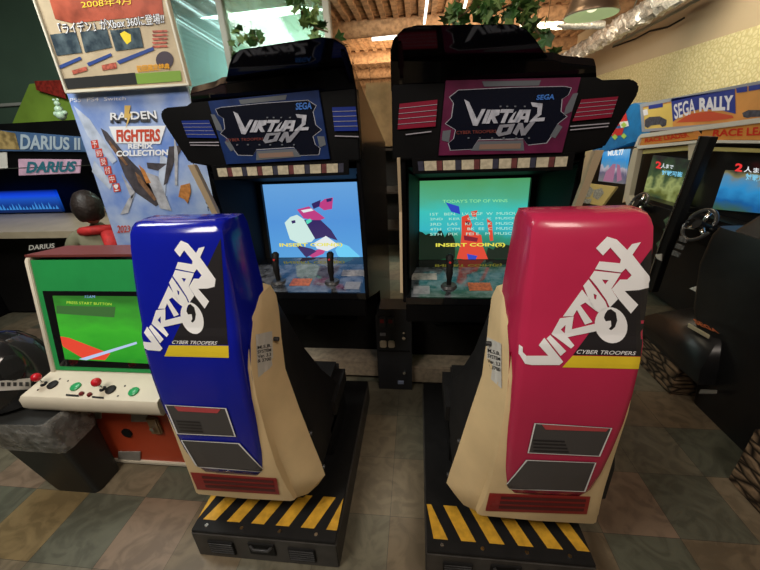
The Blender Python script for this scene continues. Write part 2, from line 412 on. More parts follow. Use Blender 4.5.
# headers: outlines measured on the real marquee plane and hood plane (right one), the left is its mirror image
MP = PY(1.49)
HA = Plane((0, 1.49, 1.765), (0, -1, -1))             # throat of the hood, leaning steeply forward
HB = Plane((0, 1.427, 1.828), (0, -.39, -1))          # its flatter upper mirror face
fw = [(392, 84), (593, 78), (599, 81), (628, 80), (635, 85), (634, 94), (601, 147), (566, 155), (393, 160)]
fa = [(391.5, 93), (391, 62), (551, 62), (560, 65), (592, 68), (593, 82), (575, 92)]
fh = [(391, 62), (391, 52), (394, 41), (404, 31), (417, 28), (512, 27), (524, 32), (533, 42), (541, 54), (548, 62)]
def to_local(pts, cx): return [(p.x-cx, p.y, p.z) for p in pts]
Wl = to_local(hits(fw, MP), .30); Hl = to_local(hits(fh, HB), .30); Al = to_local(hits(fa, HA), .30)
def header(s, T, P, art, hue):
    d = .0 if s > 0 else .0
    xin = min(p[0] for p in Wl)
    f = lambda l: [P(max(x, xin+(.028 if s < 0 else 0)), y, z) for x, y, z in l]
    sh = .026 if s < 0 else 0
    solid('marquee_housing', f(Wl), (0, .07, 0), BLACK, T, bev=.006)
    solid('hood', f(Hl), Vector((0, .06, .013)), HOODM, T, bev=.003); solid('hood_throat', f(Al), Vector((0, .03, .03)), HOODM, T, bev=.003)
    L = lambda poly, k=1: [P(p.x-.30-sh*k, p.y, p.z) for p in hits(poly, MP)]
    def flat(name, polys, m, dz, parent=T):
        for q in polys:
            b = bmesh.new(); w = L(q); tr = tessellate_polygon([w]); vv = [b.verts.new(v+Vector((0, -dz, 0))) for v in w]
            for t in tr:
                try: b.faces.new([vv[i] for i in t])
                except ValueError: pass
            for fc in b.faces:
                fc.normal_update()
                if fc.normal.y > 0: fc.normal_flip()
            bmobj(name, b, m, parent, recalc=False)
    mq = slab2('marquee', L([(445, 82), (576, 79), (558, 152), (438, 155)]), art, T)
    dk = mat('marquee_night', (.004, .005, .011), .25, spec=.3, emit=.1)
    g1 = mat('marquee_grey', (.1, .11, .125), .35, emit=.05)
    flat('marquee_window', [[(457, 91), (508, 88.5), (560, 87.5), (567, 89), (564, 96), (558, 100), (557, 112), (563, 117), (554, 124), (548, 136), (543, 143), (525, 145), (520, 139), (476, 140), (470, 149), (449, 150), (447, 143), (452, 139), (454, 130), (444, 124), (450, 118), (452, 104), (448, 98)]], dk, .013)
    win = [(457, 91), (508, 88.5), (560, 87.5), (567, 89), (564, 96), (558, 100), (557, 112), (563, 117), (554, 124), (548, 136), (543, 143), (525, 145), (520, 139), (476, 140), (470, 149), (449, 150), (447, 143), (452, 139), (454, 130), (444, 124), (450, 118), (452, 104), (448, 98)]
    wc = Vector((506, 118)); n_ = len(win)
    for k in range(n_):                                # thin pale keyline around the dark window
        p, q = Vector(win[k]), Vector(win[(k+1) % n_]); d = (wc-(p+q)/2).normalized()*.8
        flat('marquee_keyline', [[tuple(p), tuple(q), tuple(q+d), tuple(p+d)]], mat('keyline_grey', (.3, .3, .34), .4, emit=.08), .0138)
    flat('marquee_frame_print', [[(480, 83), (537, 82), (535, 87), (482, 88)], [(469, 150), (476, 141), (520, 140), (521, 150)], [(568, 95), (573, 94), (567, 112), (559, 116), (561, 108)], [(442, 131), (450, 130), (448, 142), (441, 140)], [(553, 124), (558, 127), (551, 138), (546, 136)]], g1, .0145)
    flat('marquee_plate', [[(478, 144), (518, 143), (517, 148), (477, 149)]], mat('plate_tan', (.2, .13, .1), .4, emit=.03), .0158)
    lv = mat('louvre_%s' % hue, {'blue': (.006, .02, .16), 'pink': (.17, .006, .022)}[hue], .35, emit=.1)
    ln = mat('louvre_line', (.3, .28, .32), .4, emit=.06)
    A = [(400, 104), (437, 100), (435, 127), (398, 130)] if s > 0 else [(407, 103), (432, 101), (431, 127), (406, 129)]; B = [(577, 100), (613, 97), (606, 118), (568, 122)]
    flat('louvre_print', [qinner(A, 0, .02+.2*k, 1, .18+.2*k) for k in range(5)], lv, .008)
    flat('louvre_print', [qinner(B, 0, .02+.2*k, 1, .18+.2*k) for k in range(5)], lv, .008)
    flat('louvre_line_print', [qinner(q, 0, v-.02, 1, v) for q in (A, B) for v in (.2, .4, .6, .8)]+[[(406, 134), (431, 131), (431, 132), (406, 135)], [(566, 126), (604, 123), (604, 124), (566, 127)], [(566, 129.5), (603, 126), (603, 127), (566, 130.5)]], ln, .0095)
    # card strip
    cs = [(417, 160), (567, 155), (565, 166), (418, 170.5)]
    sp = Plane((0, 1.50, 0), (0, -1, 0))
    st = slab2('instruction_strip', [P(p.x-.30, p.y, p.z) for p in hits([(412, 157.5), (571, 152), (568, 169), (413, 173)], sp)], BLACK, T, .012)
    cols = [(.46, .40, .28), (.12, .03, .03), (.03, .03, .05)]
    for ci, us in enumerate(([(.045+k*.122, .125+k*.122) for k in range(8)], [(.004+k*.122, .04+k*.122) for k in (1, 3, 5, 7)], [(.004+k*.122, .04+k*.122) for k in (0, 2, 4, 6)])):
        for (u0, u1) in us:
            b = bmesh.new(); w = [P(p.x-.30, p.y-.0135, p.z) for p in hits(qinner(cs, u0, .06, min(u1, .995), .94), sp)]
            b.faces.new([b.verts.new(v) for v in w])
            bmobj('instruction_card', b, mat('card_%d' % ci, cols[ci], .5, noise=.35, scale=60, emit=.12), T)
    return flat
def slab2(name, pts, m, parent, th=.012):
    pts = [Vector(p) for p in pts]; o = solid(name, pts, (0, -th, 0), m, parent, bev=.001); return o
header(1, TR, PR, artR, 'pink'); header(-1, TL, PL, artL, 'blue')

# robot game logo letters, drawn once
LOGO_Z = lambda pts: [(515+x/5.4286, 230+y/5.4286) for x, y in pts]
D = 325.7
logo = [
 [[(437, 98), (498, 36), (550, 52), (606, 108), (632, 76), (680, 66), (634, 134), (737, 265), (722, 312), (668, 325), (592, 330), (666, 405), (626, 452), (560, 375), (522, 320), (567, 268), (606, 268), (630, 245), (598, 208), (575, 230), (432, 212), (456, 170), (567, 180), (572, 160), (515, 95), (475, 138)]],
 [[(428, 221), (572, 236), (548, 274), (520, 318), (556, 374), (512, 420), (494, 380), (440, 303), (403, 259)], [(470, 268), (505, 271), (487, 294)]],
 [[(397, 267), (488, 388), (500, 420), (452, 446), (420, 425), (368, 302)], [(424, 345), (441, 352), (437, 376), (428, 372)]],
 [[(362, 322), (405, 378), (440, 440), (408, 415), (380, 392), (352, 408), (418, 498), (378, 512), (334, 432), (314, 466), (258, 468)]],
 [[(243, 152+D), (316, 142+D), (306, 212+D), (430, 182+D), (438, 222+D), (284, 255+D), (320, 300+D), (302, 316+D), (196, 238+D)], [(247, 213+D), (273, 188+D), (268, 234+D)]],
 [[(170, 262+D), (190, 244+D), (276, 330+D), (246, 356+D)]],
 [[(158, 258+D), (128, 298+D), (180, 355+D), (62, 355+D), (42, 335+D), (42, 308+D), (25, 295+D), (22, 345+D), (55, 398+D), (90, 405+D), (240, 405+D), (260, 388+D), (240, 362+D)]],
 [[(519+math.cos(a)*88+math.sin(a)*-8, 190+D-math.sin(a)*98) for a in [k*math.pi/14 for k in range(28)]], [(485, 130+D), (500, 108+D), (518, 102+D), (545, 122+D), (552, 165+D), (540, 200+D), (520, 217+D), (506, 210+D), (520, 195+D), (518, 165+D), (490, 168+D), (480, 150+D)]],
]
# marquee logos
ML = [[[(162, 92), (185, 104), (222, 185), (246, 138), (264, 138), (224, 218), (204, 216)]], [[(272, 141), (289, 141), (263, 207), (245, 207)]],
      [[(292, 141), (334, 141), (328, 165), (308, 174), (322, 205), (302, 206), (290, 184), (281, 207), (264, 207)]], [[(338, 139), (398, 139), (393, 155), (374, 156), (354, 204), (335, 204), (355, 156), (332, 156)]],
      [[(396, 158), (410, 148), (391, 188), (399, 189), (425, 141), (441, 141), (411, 201), (368, 204), (374, 190)]], [[(443, 141), (478, 141), (464, 201), (446, 201), (450, 187), (432, 187), (421, 202), (404, 202)], [(446, 158), (456, 158), (452, 172), (438, 172)]],
      [[(478, 106), (534, 112), (528, 164), (506, 180), (545, 178), (541, 195), (470, 199), (508, 160), (510, 130), (486, 126)]],
      [[(330, 213), (404, 207), (382, 256), (325, 268), (312, 252)], [(346, 226), (376, 222), (364, 244), (338, 251)]], [[(392, 252), (420, 204), (440, 204), (446, 232), (476, 199), (502, 195), (452, 262), (432, 264), (426, 232), (410, 263)]]]
def marquee_logo(T, y, mp):
    m = mat('logo_silver', (.36, .36, .40), .35, emit=.2, noise=.45, scale=40); m2 = mat('logo_silver_dim', (.2, .2, .23), .35, emit=.14, noise=.3, scale=40); pl = PY(y)
    W_ = lambda q: [mp(430+x_/4.75, 80+y_/4.75) for x_, y_ in q]
    for k, g_ in enumerate(ML): lay('marquee_letter', decal_bm([W_(l) for l in g_]), pl, m if k < 7 else m2, T, .002)
    text('marquee_subtitle', 'CYBER TROOPERS', W_([(125, 242), (315, 236), (315, 250), (125, 258)]), pl, mat('subtitle_red', (.16, .03, .02), .4, emit=.12), T)
    for row, xs_ in ((122, (330, 362, 400, 445)), (272, (178, 232, 290, 345, 405, 465))):
        decals('marquee_bolt_print', [W_(rect(x_, row, x_+9, row+7)) for x_ in xs_], pl, g_grey, T, off=.002)
g_grey = mat('marquee_grey', (1, 1, 1))
marquee_logo(TR, 1.49-.03-.0165, lambda x, y: (x, y))
marquee_logo(TL, 1.49+.02-.0165, lambda x, y: (234+(x-464.7)*.937, 112+(y-100)*.86))
sg = mat('maker_blue', (.03, .12, .4), .4, emit=.15)
text('maker_logo', 'SEGA', [(537, 95), (555, 94), (554, 99.5), (536, 100)], PY(1.445), sg, TR, bold=.03)
text('maker_logo', 'SEGA', [(296, 103), (312, 102), (312, 109), (296, 110)], PY(1.495), sg, TL, bold=.03)

# ---------------- screen pictures (flat colour shapes shown on the glass)
def emi(name, c, k=1.0): return mat('glow_'+name, c, emit=k)
def screen_mat(o, stops, horizontal=False, strength=1.0, noise=.0):
    m = bpy.data.materials.new('screen_picture'); m.use_nodes = True; nt = m.node_tree; b = nt.nodes['Principled BSDF']
    b.inputs['Base Color'].default_value = (.01, .01, .01, 1); b.inputs['Roughness'].default_value = .15; b.inputs['Emission Strength'].default_value = strength
    tc = nt.nodes.new('ShaderNodeTexCoord'); sx = nt.nodes.new('ShaderNodeSeparateXYZ'); nt.links.new(tc.outputs['Generated'], sx.inputs[0])
    rp = nt.nodes.new('ShaderNodeValToRGB'); src = sx.outputs['X' if horizontal else 'Z']
    if noise:
        tx = nt.nodes.new('ShaderNodeTexNoise'); tx.inputs['Scale'].default_value = 4; nt.links.new(tc.outputs['Generated'], tx.inputs['Vector'])
        ma = nt.nodes.new('ShaderNodeMath'); ma.operation = 'MULTIPLY_ADD'; nt.links.new(tx.outputs['Fac'], ma.inputs[0]); ma.inputs[1].default_value = noise
        mb = nt.nodes.new('ShaderNodeMath'); mb.operation = 'SUBTRACT'; nt.links.new(src, mb.inputs[0]); mb.inputs[1].default_value = noise/2
        nt.links.new(mb.outputs[0], ma.inputs[2]); src = ma.outputs[0]
    nt.links.new(src, rp.inputs['Fac']); e = rp.color_ramp.elements
    e[0].position = stops[0][0]; e[0].color = stops[0][1]+(1,); e[1].position = stops[-1][0]; e[1].color = stops[-1][1]+(1,)
    for p, c in stops[1:-1]: q = e.new(p); q.color = c+(1,)
    nt.links.new(rp.outputs['Color'], b.inputs['Emission Color']); o.data.materials.clear(); o.data.materials.append(m)
def Z(ox, oy, sc, pts): return [(ox+x/sc, oy+y/sc) for x, y in pts]
screen_mat(scrL, [(0, (.12, .42, .85)), (.5, (.1, .34, .8)), (1, (.16, .42, .82))], strength=.85)
SL = Surf([scrL]); zl = lambda p: Z(180, 130, 3.8, p)
decal('picture_robot_body', [zl([(398, 352), (420, 330), (445, 322), (480, 345), (522, 400), (500, 425), (455, 432), (418, 415)])], SL, emi('pale', (.6, .8, .75)), scrL)
decals('picture_robot_armour', [zl([(445, 302), (490, 290), (530, 318), (552, 335), (525, 345), (470, 335)]), zl([(520, 285), (550, 262), (582, 256), (578, 300), (548, 305)]), zl([(485, 470), (520, 455), (560, 445), (545, 470), (500, 488)])], SL, emi('magenta', (.5, .05, .22)), scrL, off=.002)
decals('picture_robot_dark', [zl([(472, 342), (535, 342), (575, 380), (600, 420), (555, 405), (515, 415)]), zl([(440, 437), (500, 450), (520, 460), (480, 485)]), zl([(500, 280), (535, 265), (530, 290), (508, 300)]), zl([(423, 345), (438, 342), (440, 352), (427, 356)]), zl([(556, 262), (578, 258), (576, 270), (558, 274)])], SL, emi('dark_violet', (.035, .02, .12)), scrL, off=.0025)
decals('picture_robot_white', [zl([(508, 430), (555, 402), (605, 438), (560, 460), (520, 450)]), zl([(460, 305), (500, 298), (508, 306), (470, 314)])], SL, emi('white', (.75, .8, .82)), scrL, off=.003)
decal('picture_robot_visor', [zl([(478, 345), (495, 336), (502, 346), (484, 358)])], SL, emi('mint', (.1, .7, .5)), scrL, off=.003)
decal('picture_beam', [zl([(590, 455), (610, 430), (640, 440), (692, 487), (605, 488)])], SL, emi('cyan', (.15, .6, .9)), scrL, off=.0018)
text('picture_caption', 'INSERT COIN(S)', zl([(378, 430), (618, 428), (618, 444), (380, 447)]), SL, emi('yellow', (.8, .75, .08)), scrL, off=.004, bold=.03, step=6)
screen_mat(scrR, [(0, (.02, .12, .05)), (.12, (.03, .1, .04)), (.3, (.03, .3, .2)), (.38, (.04, .48, .55)), (.62, (.05, .55, .5)), (.78, (.08, .42, .25)), (1, (.08, .33, .12))], strength=.95, noise=.15)
SR = Surf([scrR]); zr = lambda p: Z(380, 130, 3.8, p)
random.seed(3)
hills = [zr([(150, 492), (150, 385)]+[(150+12*k, 385+random.uniform(-4, 28)) for k in range(1, 12)]+[(285, 425), (285, 492)])]+[zr([(400, 492), (410, 445), (430, 455), (450, 430), (500, 440), (500, 492)])]
decals('picture_skyline', hills, SR, emi('night_green', (.01, .03, .015), .5), scrR)
decals('picture_robot_red', [zr([(310, 330), (335, 320), (350, 360), (345, 380), (385, 400), (390, 440), (410, 490), (290, 492), (305, 440), (310, 395)]), zr([(345, 310), (370, 305), (365, 330), (350, 328)]), zr([(405, 335), (425, 350), (430, 420), (418, 422)])], SR, emi('red', (.7, .06, .03)), scrR, off=.002)
decals('picture_robot_blue', [zr([(250, 275), (300, 290), (305, 320), (270, 310)]), zr([(330, 470), (370, 478), (365, 492), (335, 492)])], SR, emi('blue', (.03, .06, .5)), scrR, off=.0025)
decals('picture_robot_shade', [zr([(318, 400), (372, 410), (368, 425), (320, 418)]), zr([(325, 345), (342, 350), (340, 360), (325, 358)])], SR, emi('maroon', (.2, .01, .03)), scrR, off=.003)
text('picture_title', "TODAY'S TOP OF WINS", zr([(238, 265), (484, 262), (484, 274), (238, 277)]), SR, emi('pale_green', (.3, .8, .35)), scrR, off=.003, step=6)
for k, s_ in enumerate(['1ST   BEN.   LV-GGF  W  MUSOU', '2ND   KER    GM.  ,  K  MUSOU', '3RD   LAS    KI  GG  K  MUSOU', '4TH   CYM    BK  EE  C  MUSOU', '5TH   PIX    FEI E   M  MUSOU']):
    text('picture_scores', s_, zr([(190, 315+19*k), (522, 311+19*k), (522, 321+19*k), (190, 325+19*k)]), SR, emi('pale_aqua', (.45, .8, .65)), scrR, off=.0035, step=8)
text('picture_caption', 'INSERT COIN(S)', zr([(212, 430), (475, 428), (475, 445), (212, 447)]), SR, emi('yellow', (1, 1, 1)), scrR, off=.004, bold=.03, step=6)

# ---------------- control panel prints
for (T, cp, P, hue) in ((TL, cpL, PL, 'blue'), (TR, cpR, PR, 'pink')):
    def cpq(x0, x1, y0, y1, name, m, o=.0012):
        b = bmesh.new(); q = [P(x, y, .875+(y-1.5)*.1667+o) for x, y in ((x0, y0), (x1, y0), (x1, y1), (x0, y1))]
        b.faces.new([b.verts.new(v) for v in q]); bmobj(name, b, m, T)
    cpq(-.33, .33, 1.505, 1.78, 'panel_print', mat('panel_art', (.16, .17, .19), .12, noise=.85, scale=22, coat=1))
    cpq(-.05, .06, 1.56, 1.63, 'panel_emblem', mat('emblem_orange', (.6, .14, .04), .3, noise=.5, scale=60), .002)
    cpq(.255, .345, 1.52, 1.66, 'instruction_plate', mat('pale_yellow_card', (.55, .5, .2) if hue == 'blue' else (.25, .3, .14), .4, noise=.2, scale=40), .002)
    cpq(-.32, -.24, 1.53, 1.6, 'instruction_plate', mat('grey_card', (.3, .3, .32), .3, noise=.3, scale=50), .002)
    cpq(-.33, -.2, 1.655, 1.72, 'instruction_plate', mat('pale_card', (.5, .45, .4), .3, noise=.5, scale=50), .002)

# ---------------- coin box between the cabinets
cb = thing('coin_box', (-.147, 1.9, 0), 'black steel coin box with two coin slots standing between the two robot cabinets', 'coin box')
b = bmesh.new(); prism(b, [(-.26, 1.83, 0.0), (-.035, 1.83, 0.0), (-.035, 1.83, .57), (-.06, 1.83, .62), (-.235, 1.83, .62), (-.26, 1.83, .57)], (0, .14, 0))
bmobj('body', b, mat('coin_box_steel', (.035, .037, .042), .38, metal=.3, noise=.2), cb, bev=.008, auto=.6)
for x in (-.218, -.165):
    c = box('coin_slot', x-.02, x+.02, 1.816, 1.832, .495, .57, DARK, cb)
    box('slot_mark', x-.012, x+.012, 1.812, 1.817, .53, .555, mat('slot_red', (.25, .02, .02), .4), c, bev=.001)
    box('coin_return', x-.02, x+.022, 1.812, 1.832, .345, .395, mat('return_cream', (.5, .42, .3), .4), cb)
box('slot_label', -.235, -.2, 1.823, 1.832, .43, .45, mat('grey_card', (1, 1, 1)), cb, bev=.001)
box('door_seam', -.25, -.045, 1.826, 1.832, .31, .318, BLACKM, cb, bev=0)
for z in (.42, .15, .46): 
    tubeo('lock', [(-.085, 1.832, z), (-.085, 1.815, z)], .011 if z != .46 else .007, CHROME, cb, 14)
box('serial_label', -.13, -.09, 1.823, 1.832, .05, .075, mat('label_blue_grey', (.3, .35, .5), .4), cb, bev=.001)

# ================================================================ seats
def seat(s, cx, px0, shellm, hue, lab):
    """cx seat centre, px0 platform centre; s = outward side"""
    T = thing('cockpit_seat', (px0, 1.1, 0), lab, 'arcade seat', 'moulded seats of the robot cabinets')
    X = lambda x: cx+s*x
    # platform: steel box with sloping rear sill
    x0, x1 = px0-.305, px0+.30
    b = bmesh.new(); bbox(b, x0, x1, .765, 1.72, 0.0, .15)
    pf = bmobj('platform', b, mat('platform_steel', (.055, .05, .045), .5, noise=.35, scale=12), T, bev=.004, auto=.6)
    box('platform_deck', x0+.004, x1-.004, .768, 1.71, .1505, .163, BLACKM, T, bev=.002)
    b = bmesh.new()
    for k in range(-2, 7):
        a = x0+.03+k*.105; lean = .06*(1 if s < 0 else -1)
        q = [(a, .812), (a+.055, .812), (a+.055+lean, .945), (a+lean, .945)]
        q = [(min(max(x, x0+.006), x1-.006), y, .1645) for x, y in q]
        if abs(q[0][0]-q[1][0]) < .01 and abs(q[2][0]-q[3][0]) < .01: continue
        b.faces.new([b.verts.new(v) for v in q])
    for f_ in b.faces:
        f_.normal_update()
        if f_.normal.z < 0: f_.normal_flip()
    bmobj('hazard_stripes', b, HAZ, T, recalc=False)
    for x in (.06, .21, .37, .52): tubeo('bolt', [(x0+x, .79, .162), (x0+x, .79, .168)], .007, CHROME, T, 10)
    for x in (.12, .46):
        v = box('vent', x0+x-.055, x0+x+.055, .758, .766, .035, .115, BLACKM, T, bev=.002)
        for k in range(5): box('vent_slat', x0+x-.05, x0+x+.05, .755, .759, .045+k*.014, .049+k*.014, DARK, v, bev=0)
    h = box('handle_recess', x0+.24, x0+.35, .758, .766, .055, .125, BLACKM, T, bev=.002)
    tubeo('handle', [(x0+.25, .757, .115), (x0+.265, .75, .10), (x0+.325, .75, .10), (x0+.34, .757, .115)], .006, DARK, h, 8)
    # seat foot
    box('seat_pedestal', X(-.2), X(.2), .93, 1.35, .163, .33, BLACKM, T)
    # cream body, lofted from below upwards: rear half width, front half width, rear y, front y
    def sec(z, wr, wf, yr, yf, rd=.035, zf=None):
        zf = z if zf is None else zf
        pts = []
        def add(x, y, zz): pts.append((X(x), y, zz))
        add(-wf, yf, zf); add(-(wf*.4+wr*.6), yr+(yf-yr)*.4, z); add(-wr, yr+rd, z); add(-wr+rd*.3, yr+rd*.3, z); add(-wr+rd, yr, z)
        add(0, yr-.004, z)
        wf = wr+(wf-wr)*.35
        add(wr-rd, yr, z); add(wr-rd*.3, yr+rd*.3, z); add(wr, yr+rd, z); add((wf*.4+wr*.6), yr+(yf-yr)*.4, z); add(wf, yf, zf)
        return pts
    cream = loft('seat_base_moulding', [sec(.285, .205, .285, .84, .905, .012, .30), sec(.30, .213, .315, .828, .915, .02, .345), sec(.40, .20, .305, .812, .92, .03), sec(.52, .188, .28, .802, .925, .03), sec(.68, .182, .25, .798, .93, .03),
                  sec(.84, .180, .212, .797, .955, .03), sec(.95, .180, .198, .808, 1.0, .035), sec(1.03, .180, .19, .835, 1.035, .04), sec(1.09, .180, .184, .875, 1.05, .03), sec(1.13, .168, .172, .93, 1.045, .03), sec(1.145, .15, .155, .965, 1.03, .02)], CREAM, T, auto=.5)
    # coloured shell
    def ssec(z, wf, ws, yr, yf, crown=.006):
        q = [(-ws, yf), (-ws-.002, yr+(yf-yr)*.55), (-ws+.004, yr+.045), (-(ws*.55+wf*.45), yr+.018), (-wf-.004, yr+.004), (-wf+.012, yr-.001), (-wf*.5, yr-crown), (0, yr-crown*1.3)]
        q = q+[(-x, y) for x, y in q[-2::-1]]
        return [(X(x), y, z) for x, y in q]
    S_ = [ssec(.44, .105, .13, .828, .85, 0), ssec(.46, .112, .14, .808, .84, .002), ssec(.52, .125, .150, .794, .84), ssec(.60, .136, .158, .788, .83), ssec(.70, .143, .163, .784, .83), ssec(.82, .147, .165, .780, .83), ssec(.92, .149, .166, .784, .835),
          ssec(1.02, .149, .168, .794, .865), ssec(1.07, .148, .170, .802, .92), ssec(1.10, .145, .169, .813, .99), ssec(1.16, .144, .165, .824, 1.005), ssec(1.245, .142, .160, .842, 1.005), ssec(1.33, .140, .154, .864, 1.01), ssec(1.365, .138, .152, .875, 1.01), ssec(1.383, .133, .147, .884, 1.008, .004), ssec(1.393, .130, .148, .897, 1.0, .002), ssec(1.397, .11, .128, .92, .985, 0)]
    shell = loft('seat_shell', S_, shellm, T, auto=.9)
    # black upholstery: backrest with deep side bolsters, then the cushion
    def bsec(z, w, y0, y1):
        return [(X(-w), y0, z), (X(-w), y1-.02, z), (X(-w+.02), y1, z), (X(-w+.09), y1-.01, z), (X(-w*.35), y1-.11 if y1-.11 > y0 else y0+.01, z), (X(w*.35), y1-.11 if y1-.11 > y0 else y0+.01, z), (X(w-.09), y1-.01, z), (X(w-.02), y1, z), (X(w), y1-.02, z), (X(w), y0, z)]
    loft('backrest', [bsec(.30, .28, .925, 1.44), bsec(.46, .28, .93, 1.36), bsec(.62, .25, .935, 1.25), bsec(.80, .205, .955, 1.18), bsec(.95, .185, .98, 1.13), bsec(1.07, .172, 1.01, 1.085), bsec(1.12, .15, 1.02, 1.06)], SEAT, T, auto=.9)
    b = bmesh.new(); xa, xb = sorted((X(-.30), X(.24))); bbox(b, xa, xb, 1.16, 1.50, .33, .50)
    bmobj('seat_cushion', b, SEAT, T, bev=.045, seg=4, auto=1.2)
    b = bmesh.new(); bbox(b, xa+.02, xb-.02, 1.15, 1.47, .163, .34); bmobj('cushion_base', b, BLACKM, T, bev=.008, auto=.6)
    # bolts on the seam between moulding and upholstery
    inn = -1
    for (w, y, z) in ((.215, .95, .97), (.285, .935, .55), (.318, .925, .38)):
        tubeo('seam_bolt', [(X(inn*(w-.02)), y, z), (X(inn*(w-.004)), y, z)], .008, DARK, T, 10)
        
    return T, cream, shell
SL_T, creamL, shellL = seat(-1, -.685, -.61, BLUE, 'blue', 'moulded cockpit seat with glossy blue shell on a hazard-striped platform')
SR_T, creamR, shellR = seat(1, .43, .34, PINK, 'pink', 'moulded cockpit seat with deep pink shell on a hazard-striped platform')
bpy.context.view_layer.update()
bR, bL = Surf([shellR]), Surf([shellL]); cR, cL = Surf([creamR]), Surf([creamL])
blk = mat('black_vinyl', (.02, .018, .02), .3)
tri = decal('black_graphic', [LOGO_Z([(741, 100), (738, 300), (700, 500), (681, 358+D), (314, 352+D)])], bR, blk, shellR, off=.001)
yb = decal('yellow_stripe', [LOGO_Z([(312, 356+D), (685, 362+D), (676, 428+D), (256, 419+D)])], bR, YEL, shellR, off=.001)
lg = lay('logo_lettering', merge([decal_bm([LOGO_Z(l) for l in g_]) for g_ in logo]), bR, WHITE, shellR, off=.0022)
ct = text('subtitle_lettering', 'CYBER TROOPERS', LOGO_Z([(335, 322+D), (655, 332+D), (655, 352+D), (332, 344+D)]), bR, WHITE, shellR, off=.002, italic=.3, bold=.01, step=4)
# the same transfers on the blue shell
def LZ(pts): return [(130+(0.5597*x+0.0779*y+-56.11)/4.385, 230+(0.0303*x+0.7067*y+5.74)/4.385) for x, y in pts]
LQ = lambda pts: [(130+x/4.385, 230+y/4.385) for x, y in pts]
decal('black_graphic', [LQ([(398, 36), (412, 250), (430, 503), (181, 500)])], bL, blk, shellL, off=.001)
decal('yellow_stripe', [LQ([(172, 505), (432, 507), (434, 560), (152, 553)])], bL, YEL, shellL, off=.001)
lgl = list(logo); lgl[6] = [[(158, 258+D), (128, 298+D), (180, 355+D), (95, 352+D), (95, 402+D), (240, 405+D), (260, 388+D), (240, 362+D)]]
lay('logo_lettering', merge([decal_bm([LZ(l) for l in g_]) for g_ in lgl]), bL, WHITE, shellL, off=.0022)
text('subtitle_lettering', 'CYBER TROOPERS', LQ([(188, 483), (385, 487), (383, 503), (186, 498)]), bL, WHITE, shellL, off=.002, italic=.3, bold=.01, step=4)
# vents on the shells
def vents(shell, surf, cream, csurf, A, red, slots, Bq, grille):
    def outline(q): 
        c = Vector((sum(p[0] for p in q)/4, sum(p[1] for p in q)/4)); inn = [tuple(Vector(p)+(c-Vector(p)).normalized()*1.5) for p in q]
        return [q, inn]
    decal('vent_print', [A], surf, GREYP, shell, off=.0022)
    decal('vent_print', [Bq], surf, GREYP, shell, off=.0022)
    lay('vent_outline', merge([decal_bm(outline(A)), decal_bm(outline(Bq))]), surf, WHITE, shell, off=.004)
    decal('red_flash', [red], surf, PINKD, shell, off=.0032)
    decals('vent_slots', slots, surf, blk, shell, off=.0035)
    g_ = decal('red_grille', [grille], csurf, REDG, cream, off=.0025)
    decals('grille_slots', [qinner(grille, .12, .14+.26*k, .96, .30+.26*k) for k in range(3)], csurf, mat('grille_dark', (.09, .012, .012), .5), cream, off=.004)
z4 = lambda p: Z(400, 375, 2.923, p); z2 = lambda p: Z(120, 380, 2.923, p)
vents(shellR, bR, creamR, cR, z4([(392, 138), (618, 152), (583, 235), (372, 225)]), z4([(413, 142), (612, 152), (600, 163), (425, 157)]), [z4([(390, 186+10*k), (480+4*k, 190+10*k), (480+4*k, 194+10*k), (388, 190+10*k)]) for k in range(4)],
      z4([(368, 245), (572, 253), (540, 338), (300, 330)]), z4([(262, 343), (556, 353), (545, 405), (250, 395)]))
vents(shellL, bL, creamL, cL, z2([(133, 70), (312, 80), (340, 163), (168, 155)]), z2([(160, 75), (296, 83), (286, 95), (172, 89)]), [z2([(165+4*k, 116+9*k), (235+3*k, 120+9*k), (236+3*k, 124+9*k), (167+4*k, 120+9*k)]) for k in range(4)],
      z2([(180, 173), (350, 182), (427, 267), (225, 252)]), z2([(207, 268), (457, 285), (467, 333), (227, 318)]))
# system labels on the cream sides
ql = Z(180, 270, 3.8, [(285, 245), (347, 232), (352, 355), (340, 372), (295, 408)])
qr = Z(380, 270, 3.8, [(410, 255), (465, 280), (465, 450), (425, 415), (408, 385)])
lb = decal('system_label', [ql], cL, LBL, creamL, off=.003, step=2); 0
lb2 = decal('system_label', [qr], cR, LBL, creamR, off=.003, step=2)
ink = mat('label_ink', (.03, .03, .03), .6)
for k, t_ in enumerate(['M.S.B.', 'SYSTEM', 'Ver. 3.3', '& 3700']):
    text('label_lettering', t_, Z(180, 270, 3.8, [(291, 288+17*k), (342, 280+17*k), (342, 292+17*k), (291, 301+17*k)]), cL, ink, creamL, off=.0045, bold=.02, step=2)
    text('label_lettering', t_, Z(380, 270, 3.8, [(414, 298+20*k), (462, 312+20*k), (462, 326+20*k), (414, 312+20*k)]), cR, ink, creamR, off=.0045, bold=.02, step=2)

